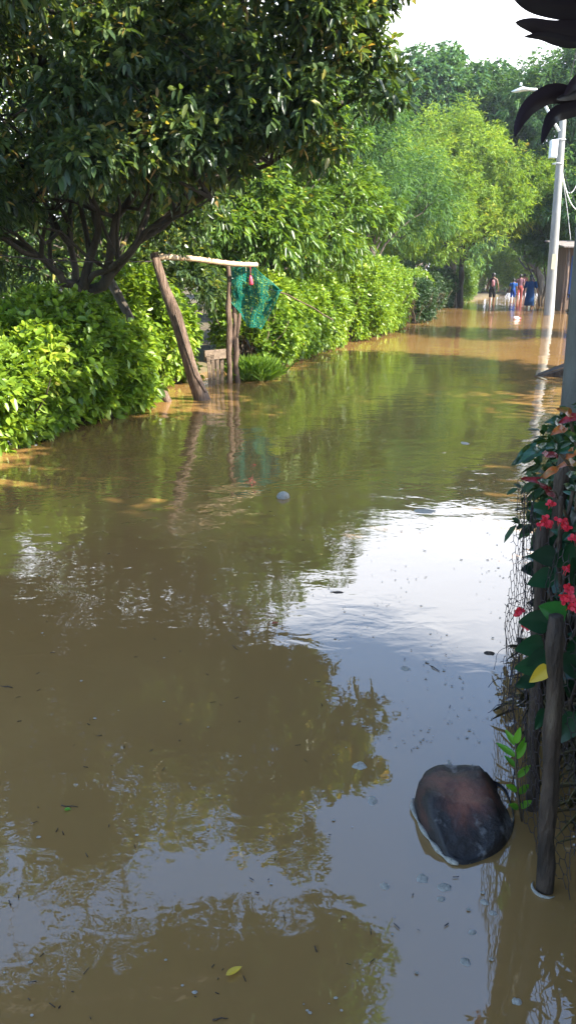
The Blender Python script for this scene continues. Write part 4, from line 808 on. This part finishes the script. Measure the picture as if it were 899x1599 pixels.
# hanging dark leaves, top right
hp = empty('drooping_plant', (1.15,2.3,.1), 'dark long-leaved plant hanging into the top right corner', 'plant'); mb = MB()
mb.tube([(1.15,2.3,.1),(1.13,2.25,1.0),(1.08,2.15,1.8),(1.0,2.0,2.45)], [.022,.018,.015,.010], 8)
hubs = [P(925,150,2.0), P(940,40,2.0)]
mb.tube([(1.08,2.15,1.8), hubs[0]], [.012,.006], 7); mb.tube([(1.0,2.0,2.45), hubs[1]], [.01,.006], 7); mb.build('stem', M['twig'], hp)
def strap(pts, wid, Y=2.0):
    pp = [P(x, y, Y-.02*i) for i, (x, y) in enumerate(pts)]; n = len(pp); L2 = MB(); K = (n-1)*5
    def at(u):
        f = u*(n-1); i = min(n-2, int(f)); fr = f-i; a_, b_, c_, d_ = pp[max(0,i-1)], pp[i], pp[i+1], pp[min(n-1,i+2)]
        return .5*((2*b_)+(c_-a_)*fr+(2*a_-5*b_+4*c_-d_)*fr*fr+(-a_+3*b_-3*c_+d_)*fr**3)
    def fn(u, t):
        u_ = min(.999, u); c_ = at(u_); dd_ = (at(min(1, u_+.02))-at(max(0, u_-.02))).normalized(); sd_ = dd_.cross(Vector((.1,1,.15))).normalized()
        w_ = wid*math.sin(PI*min(1, .12+.88*u_)**.9)**.75 if u < 1 else .0008
        s = t*2-1; return c_+sd_*s*w_+Vector((0,.25*abs(s)*w_,0))
    L2.grid(fn, K, 6); return L2
for pts, wid in (([(925,155),(890,148),(860,146),(830,163),(812,188),(803,213)], .021), ([(925,160),(895,170),(868,178),(855,195),(845,224)], .0175), ([(925,150),(905,145),(885,150),(868,155)], .012), ([(940,20),(900,12),(860,6),(828,3),(800,-6)], .026), ([(940,45),(900,46),(860,46),(828,38),(804,35)], .020), ([(940,60),(900,66),(870,62),(845,56),(818,57)], .012), ([(925,140),(910,125),(897,130),(880,150)], .016)):
    leafobj(strap(pts, wid), 'leaf', M['darkleaf'], hp, random.random())
# ------------------------------------------------------------------ light, sky
EL, AZ = math.radians(39), math.radians(113)
sd_ = Vector((math.sin(AZ)*math.cos(EL), math.cos(AZ)*math.cos(EL), math.sin(EL)))
sl = bpy.data.lights.new('sun', 'SUN'); sl.energy = 4.5; sl.angle = math.radians(.5); sl.color = (1, .93, .80)
so = bpy.data.objects.new('sun', sl); C.objects.link(so); so.rotation_euler = (-sd_).to_track_quat('-Z', 'Y').to_euler()
wd = bpy.data.worlds.new('World'); sc.world = wd; wd.use_nodes = True; nt = wd.node_tree; L = nt.links
bg = nt.nodes['Background']; sky = N(nt, 'ShaderNodeTexSky'); sky.sky_type = 'NISHITA'; sky.sun_disc = False; sky.sun_elevation = EL; sky.sun_rotation = AZ; sky.dust_density = .6; sky.ozone_density = 2.6
tc = N(nt, 'ShaderNodeTexCoord'); mp = N(nt, 'ShaderNodeMapping'); mp.inputs['Scale'].default_value = (1,1,2.2); mp.inputs['Location'].default_value = (.2,.1,.3); L.new(tc.outputs['Generated'], mp.inputs[0])
n = N(nt, 'ShaderNodeTexNoise'); n.inputs['Scale'].default_value = 2.1; n.inputs['Detail'].default_value = 7; n.inputs['Roughness'].default_value = .55; L.new(mp.outputs[0], n.inputs[0])
s = N(nt, 'ShaderNodeSeparateXYZ'); L.new(tc.outputs['Generated'], s.inputs[0])
mr = N(nt, 'ShaderNodeMapRange'); L.new(s.outputs[2], mr.inputs[0]); mr.inputs[1].default_value = .36; mr.inputs[2].default_value = .53; mr.inputs[3].default_value = .31; mr.inputs[4].default_value = -.25
dt = N(nt, 'ShaderNodeVectorMath', operation='DOT_PRODUCT'); L.new(tc.outputs['Generated'], dt.inputs[0]); dt.inputs[1].default_value = (.18, .98, 0)
m2 = N(nt, 'ShaderNodeMapRange'); L.new(dt.outputs['Value'], m2.inputs[0]); m2.inputs[1].default_value = .1; m2.inputs[2].default_value = .7; m2.inputs[3].default_value = -.45; m2.inputs[4].default_value = 0
a1 = N(nt, 'ShaderNodeMath', operation='ADD'); L.new(n.outputs[0], a1.inputs[0]); L.new(mr.outputs[0], a1.inputs[1])
ad = N(nt, 'ShaderNodeMath', operation='ADD'); L.new(a1.outputs[0], ad.inputs[0]); L.new(m2.outputs[0], ad.inputs[1])
cr_ = ramp(nt, [(.50, (0,0,0)), (.72, (1,1,1))]); L.new(ad.outputs[0], cr_.inputs[0])
mx = N(nt, 'ShaderNodeMixRGB'); L.new(cr_.outputs[0], mx.inputs[0]); L.new(sky.outputs[0], mx.inputs[1]); mx.inputs[2].default_value = (5.8, 6.0, 6.6, 1)
L.new(mx.outputs[0], bg.inputs[0]); bg.inputs[1].default_value = .15
hz = MB(); hz.box((10, 35, 8.2), (130, 120, 21))
hm = bpy.data.materials.new('haze'); hm.use_nodes = True; hm.node_tree.nodes.clear()
pv = hm.node_tree.nodes.new('ShaderNodeVolumePrincipled'); ho = hm.node_tree.nodes.new('ShaderNodeOutputMaterial'); hm.node_tree.links.new(pv.outputs[0], ho.inputs['Volume'])
pv.inputs['Density'].default_value = .0006; pv.inputs['Color'].default_value = (.85,.92,1,1); pv.inputs['Anisotropy'].default_value = .2
tag(hz.build('haze', hm, smooth=False), kind='stuff')
sc.view_settings.view_transform = 'Standard'; sc.view_settings.look = 'None'; sc.view_settings.gamma = 1; sc.view_settings.exposure = 2.25
sc.render.engine = 'CYCLES'
